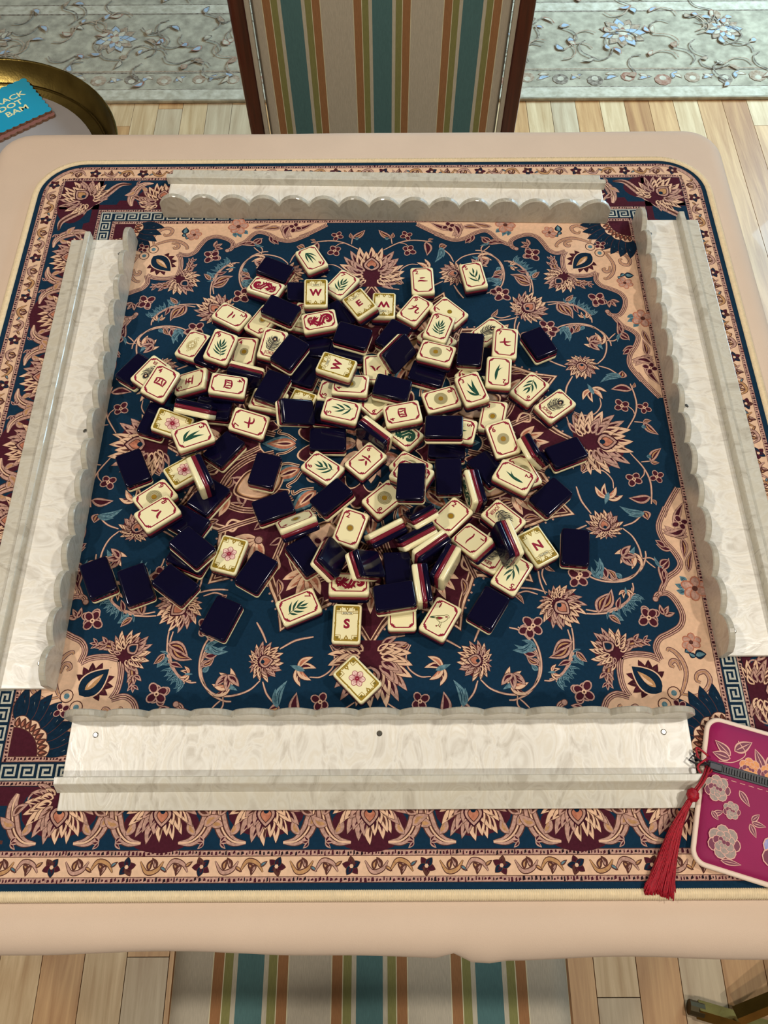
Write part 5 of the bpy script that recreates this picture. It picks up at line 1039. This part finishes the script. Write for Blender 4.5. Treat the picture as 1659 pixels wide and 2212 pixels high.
for d, c, q, (lab, grp) in TILES:
    t = empty('mahjong_tile'); t.rotation_mode = 'QUATERNION'; t.rotation_quaternion = Quaternion(q); t.location = (c[0] * 1e-3, c[1] * 1e-3, c[2] * 1e-3 + MZ + .00035)
    tag(t, lab, 'tile', grp or 'mahjong tiles heaped on the mat')
    link('ivory_layer', ME_I, t); link('red_layer', ME_R, t); link('navy_layer', ME_N, t)
    if d and d != 'hidden': link('face_print', face_mesh(d), t)
# ------------------------------------------------------------------ brocade zip pouch with tassel
po = empty('zip_pouch', (.2930, -.3055, MZ + .0004), math.radians(-17)); tag(po, 'magenta brocade zip pouch with cream piping at the right of the mat', 'pouch')
PHX, PHY = .060, .0495
rg = []
for i, z in ((.0035, .0002), (.0008, .0018), (0, .0042), (.0012, .0066), (.006, .0082), (.016, .0090)): rg.append([(x, y, z) for x, y in rrect(PHX - i, PHY - i, .008 - i * .25, 6)])
MG = mat('magenta_silk', '920D4E', .55, .3, var=.12, vscale=18, bump=.12, bscale=4000, sheen=.1)
V, F = loft(rg); obj('body', V, F, MG, po, True)
pp = [(x, y, .0042) for x, y in rrect(PHX + .0008, PHY + .0008, .009, 8)]
obj('piping', *tube(pp, .0019, 8, closed=True), mat('cream_piping', 'EBD3BE', .6), po, True)
BK = mat('zip_black', '14141A', .45)
obj('zip_tape', *box(-PHX + .001, PHX - .001, .0115, .0185, .0080, .0098, .0004), BK, po)
zt = []
for k in range(56): zt.append(box(-PHX + .008 + k * .0019, -PHX + .0092 + k * .0019, .0130, .0170, .0095, .0105))
o = obj('zip_teeth', *merge(zt), BK, po); tag(o, kind='stuff')
obj('zip_slider', *merge([box(-PHX + .001, -PHX + .0105, .0125, .0175, .0092, .0118, .0008), tube([(-PHX + .001, .015, .0115), (-PHX - .006, .0165, .0105), (-PHX - .010, .0185, .009), (-PHX - .012, .015, .008), (-PHX - .006, .013, .0095), (-PHX + .001, .015, .0112)], .0007, 6)]), mat('zip_steel', '26252A', .4, metal=.5), po)
pr = Print(.0092, 1.5e-6)
BM = [mat('thread_pink', 'D9A08E', .5), mat('thread_wine', '6E1038', .5), mat('thread_silver', '84766F', .45, col2='A38A7A', vscale=600), mat('thread_orange', 'D0702A', .45, col2='E39A4A', vscale=500), mat('thread_blue', '7A7FB8', .45, col2='A79AC0', vscale=500), mat('thread_gold', 'C79A6A', .45)]
def bleaf(b, t, w):
    pr.leafshape(b, t, w, 0); pr.leafshape(b, t, w * .78, 1, k=.9); pr.leafshape(b, t, w * .12, 0, k=.8)
def peony(c, r, m, n=7):
    for ri, k in enumerate((1.0, .68, .38)):
        for j in range(n):
            a = j * 2 * math.pi / n + ri * .4; q = (c[0] + r * k * .62 * math.cos(a), c[1] + r * k * .62 * math.sin(a)); pr.disc(q, r * k * .42, 0, 10); pr.disc(q, r * k * .36, m if (j + ri) % 4 else 1, 10)
    pr.disc(c, r * .12, 1, 8)
for b, t, w in (((-44, 26), (-56, 34), 7), ((-42, 30), (-30, 40), 8), ((-44, 24), (-57, 25), 7), ((-20, 22), (-28, 36), 7), ((-18, 24), (-14, 38), 7), ((-10, 20), (4, 16), 6), ((-36, 4), (-28, -5), 5), ((-52, -17), (-45, -13), 4), ((-53, -15), (-48, -20), 4), ((-26, -14), (-21, -8), 4), ((-26, -15), (-16, -15), 4), ((-27, -16), (-22, -24), 4.5), ((-44, -45), (-30, -44), 4)): bleaf(b, t, w)
pr.ribbon([(-40, 38), (-34, 30), (-42, 22), (-52, 20)], .6, 0); pr.ribbon([(-20, 20), (-8, 26), (2, 30)], .6, 0)
for c, r, m in (((-30, 20.5), 8, 3), ((-16, 21.5), 7, 3), ((-2, 34), 9, 2), ((-51, 1), 9, 2), ((-40, -11), 6, 2), ((-43, -33), 11, 2), ((-4, -30), 14, 4), ((28, 2), 11, 2), ((40, -30), 12, 3), ((36, 34), 9, 4)): 
    peony(c, r, m)
pr.build('brocade_flowers', BM, po)
obj('zip_stitches', *merge([box(-PHX + .006 + k * .006, -PHX + .0095 + k * .006, .0088, .0092, .0088, .0093) for k in range(18)]), BM[0], po)['kind'] = 'stuff'
# tassel: parts in mat coordinates
TR_ = mat('tassel_red', '9E0A20', .5, .4, var=.35, vscale=900)
ta = []
Mi = (Matrix.Translation(po.location) @ Matrix.Rotation(math.radians(-17), 4, 'Z')).inverted()
def wl(x, y, z): return tuple(Mi @ Vector((x * 1e-3, y * 1e-3, MZ + z * 1e-3)))
loop = cat_rom([(242, -268, 11), (235, -262, 10), (236, -271, 9), (243, -277, 10), (236, -281, 11), (233, -275, 11), (240, -270, 12)], 5)
cord = tube([wl(p.x, p.y, p.z) for p in loop], .0008, 6)
c2 = [tube([wl(p.x + d, p.y, p.z + d) for p in cat_rom([(240, -276, 11), (233, -285, 16), (227, -292, 14)], 5)], .0009, 6) for d in (-.8, .8)]
obj('tassel_cord', *merge([cord] + c2), TR_, po, True)
bm = bmesh.new(); bmesh.ops.create_icosphere(bm, subdivisions=3, radius=.0042)
V = []
for v in bm.verts:
    p = v.co * (1 + .06 * math.sin(9 * math.atan2(v.co.y, v.co.x))); V.append(wl(225.5 + p.x * 1e3, -294.3 + p.y * 1.15e3, 12.5 + p.z * 1e3))
F = [[v.index for v in f.verts] for f in bm.faces]; bm.free(); obj('tassel_knot', V, F, TR_, po, True)
th = []
for k in range(230):
    a = R.uniform(0, 6.283); rr = math.sqrt(R.random()); ex = R.uniform(-1, 1); lay = R.random()
    p0 = (223.5 + 2.2 * rr * math.cos(a), -297.5 + 1.2 * rr * math.sin(a), 11 + 1.8 * rr * math.sin(a))
    e = (194.5 + ex * 9.5, -354.5 - 1.8 * abs(ex) + R.uniform(-2.5, 2.2) - 2.0 * ex, .9 + lay * 3.2)
    if k < 6: e = (e[0] + (6 if k % 2 else -5), e[1] + 3, .8)
    m1 = (212 + ex * 4.0 + R.uniform(-.6, .6), -316, 4.5 + lay * 4.5); m2 = (202.5 + ex * 7, -337, 1.8 + lay * 4.2)
    th.append(tube([wl(p.x, p.y, max(p.z, .75)) for p in cat_rom([p0, m1, m2, e], 6)], .00045, 4))
o = obj('tassel_fringe', *merge(th), TR_, po, True); tag(o, kind='stuff')
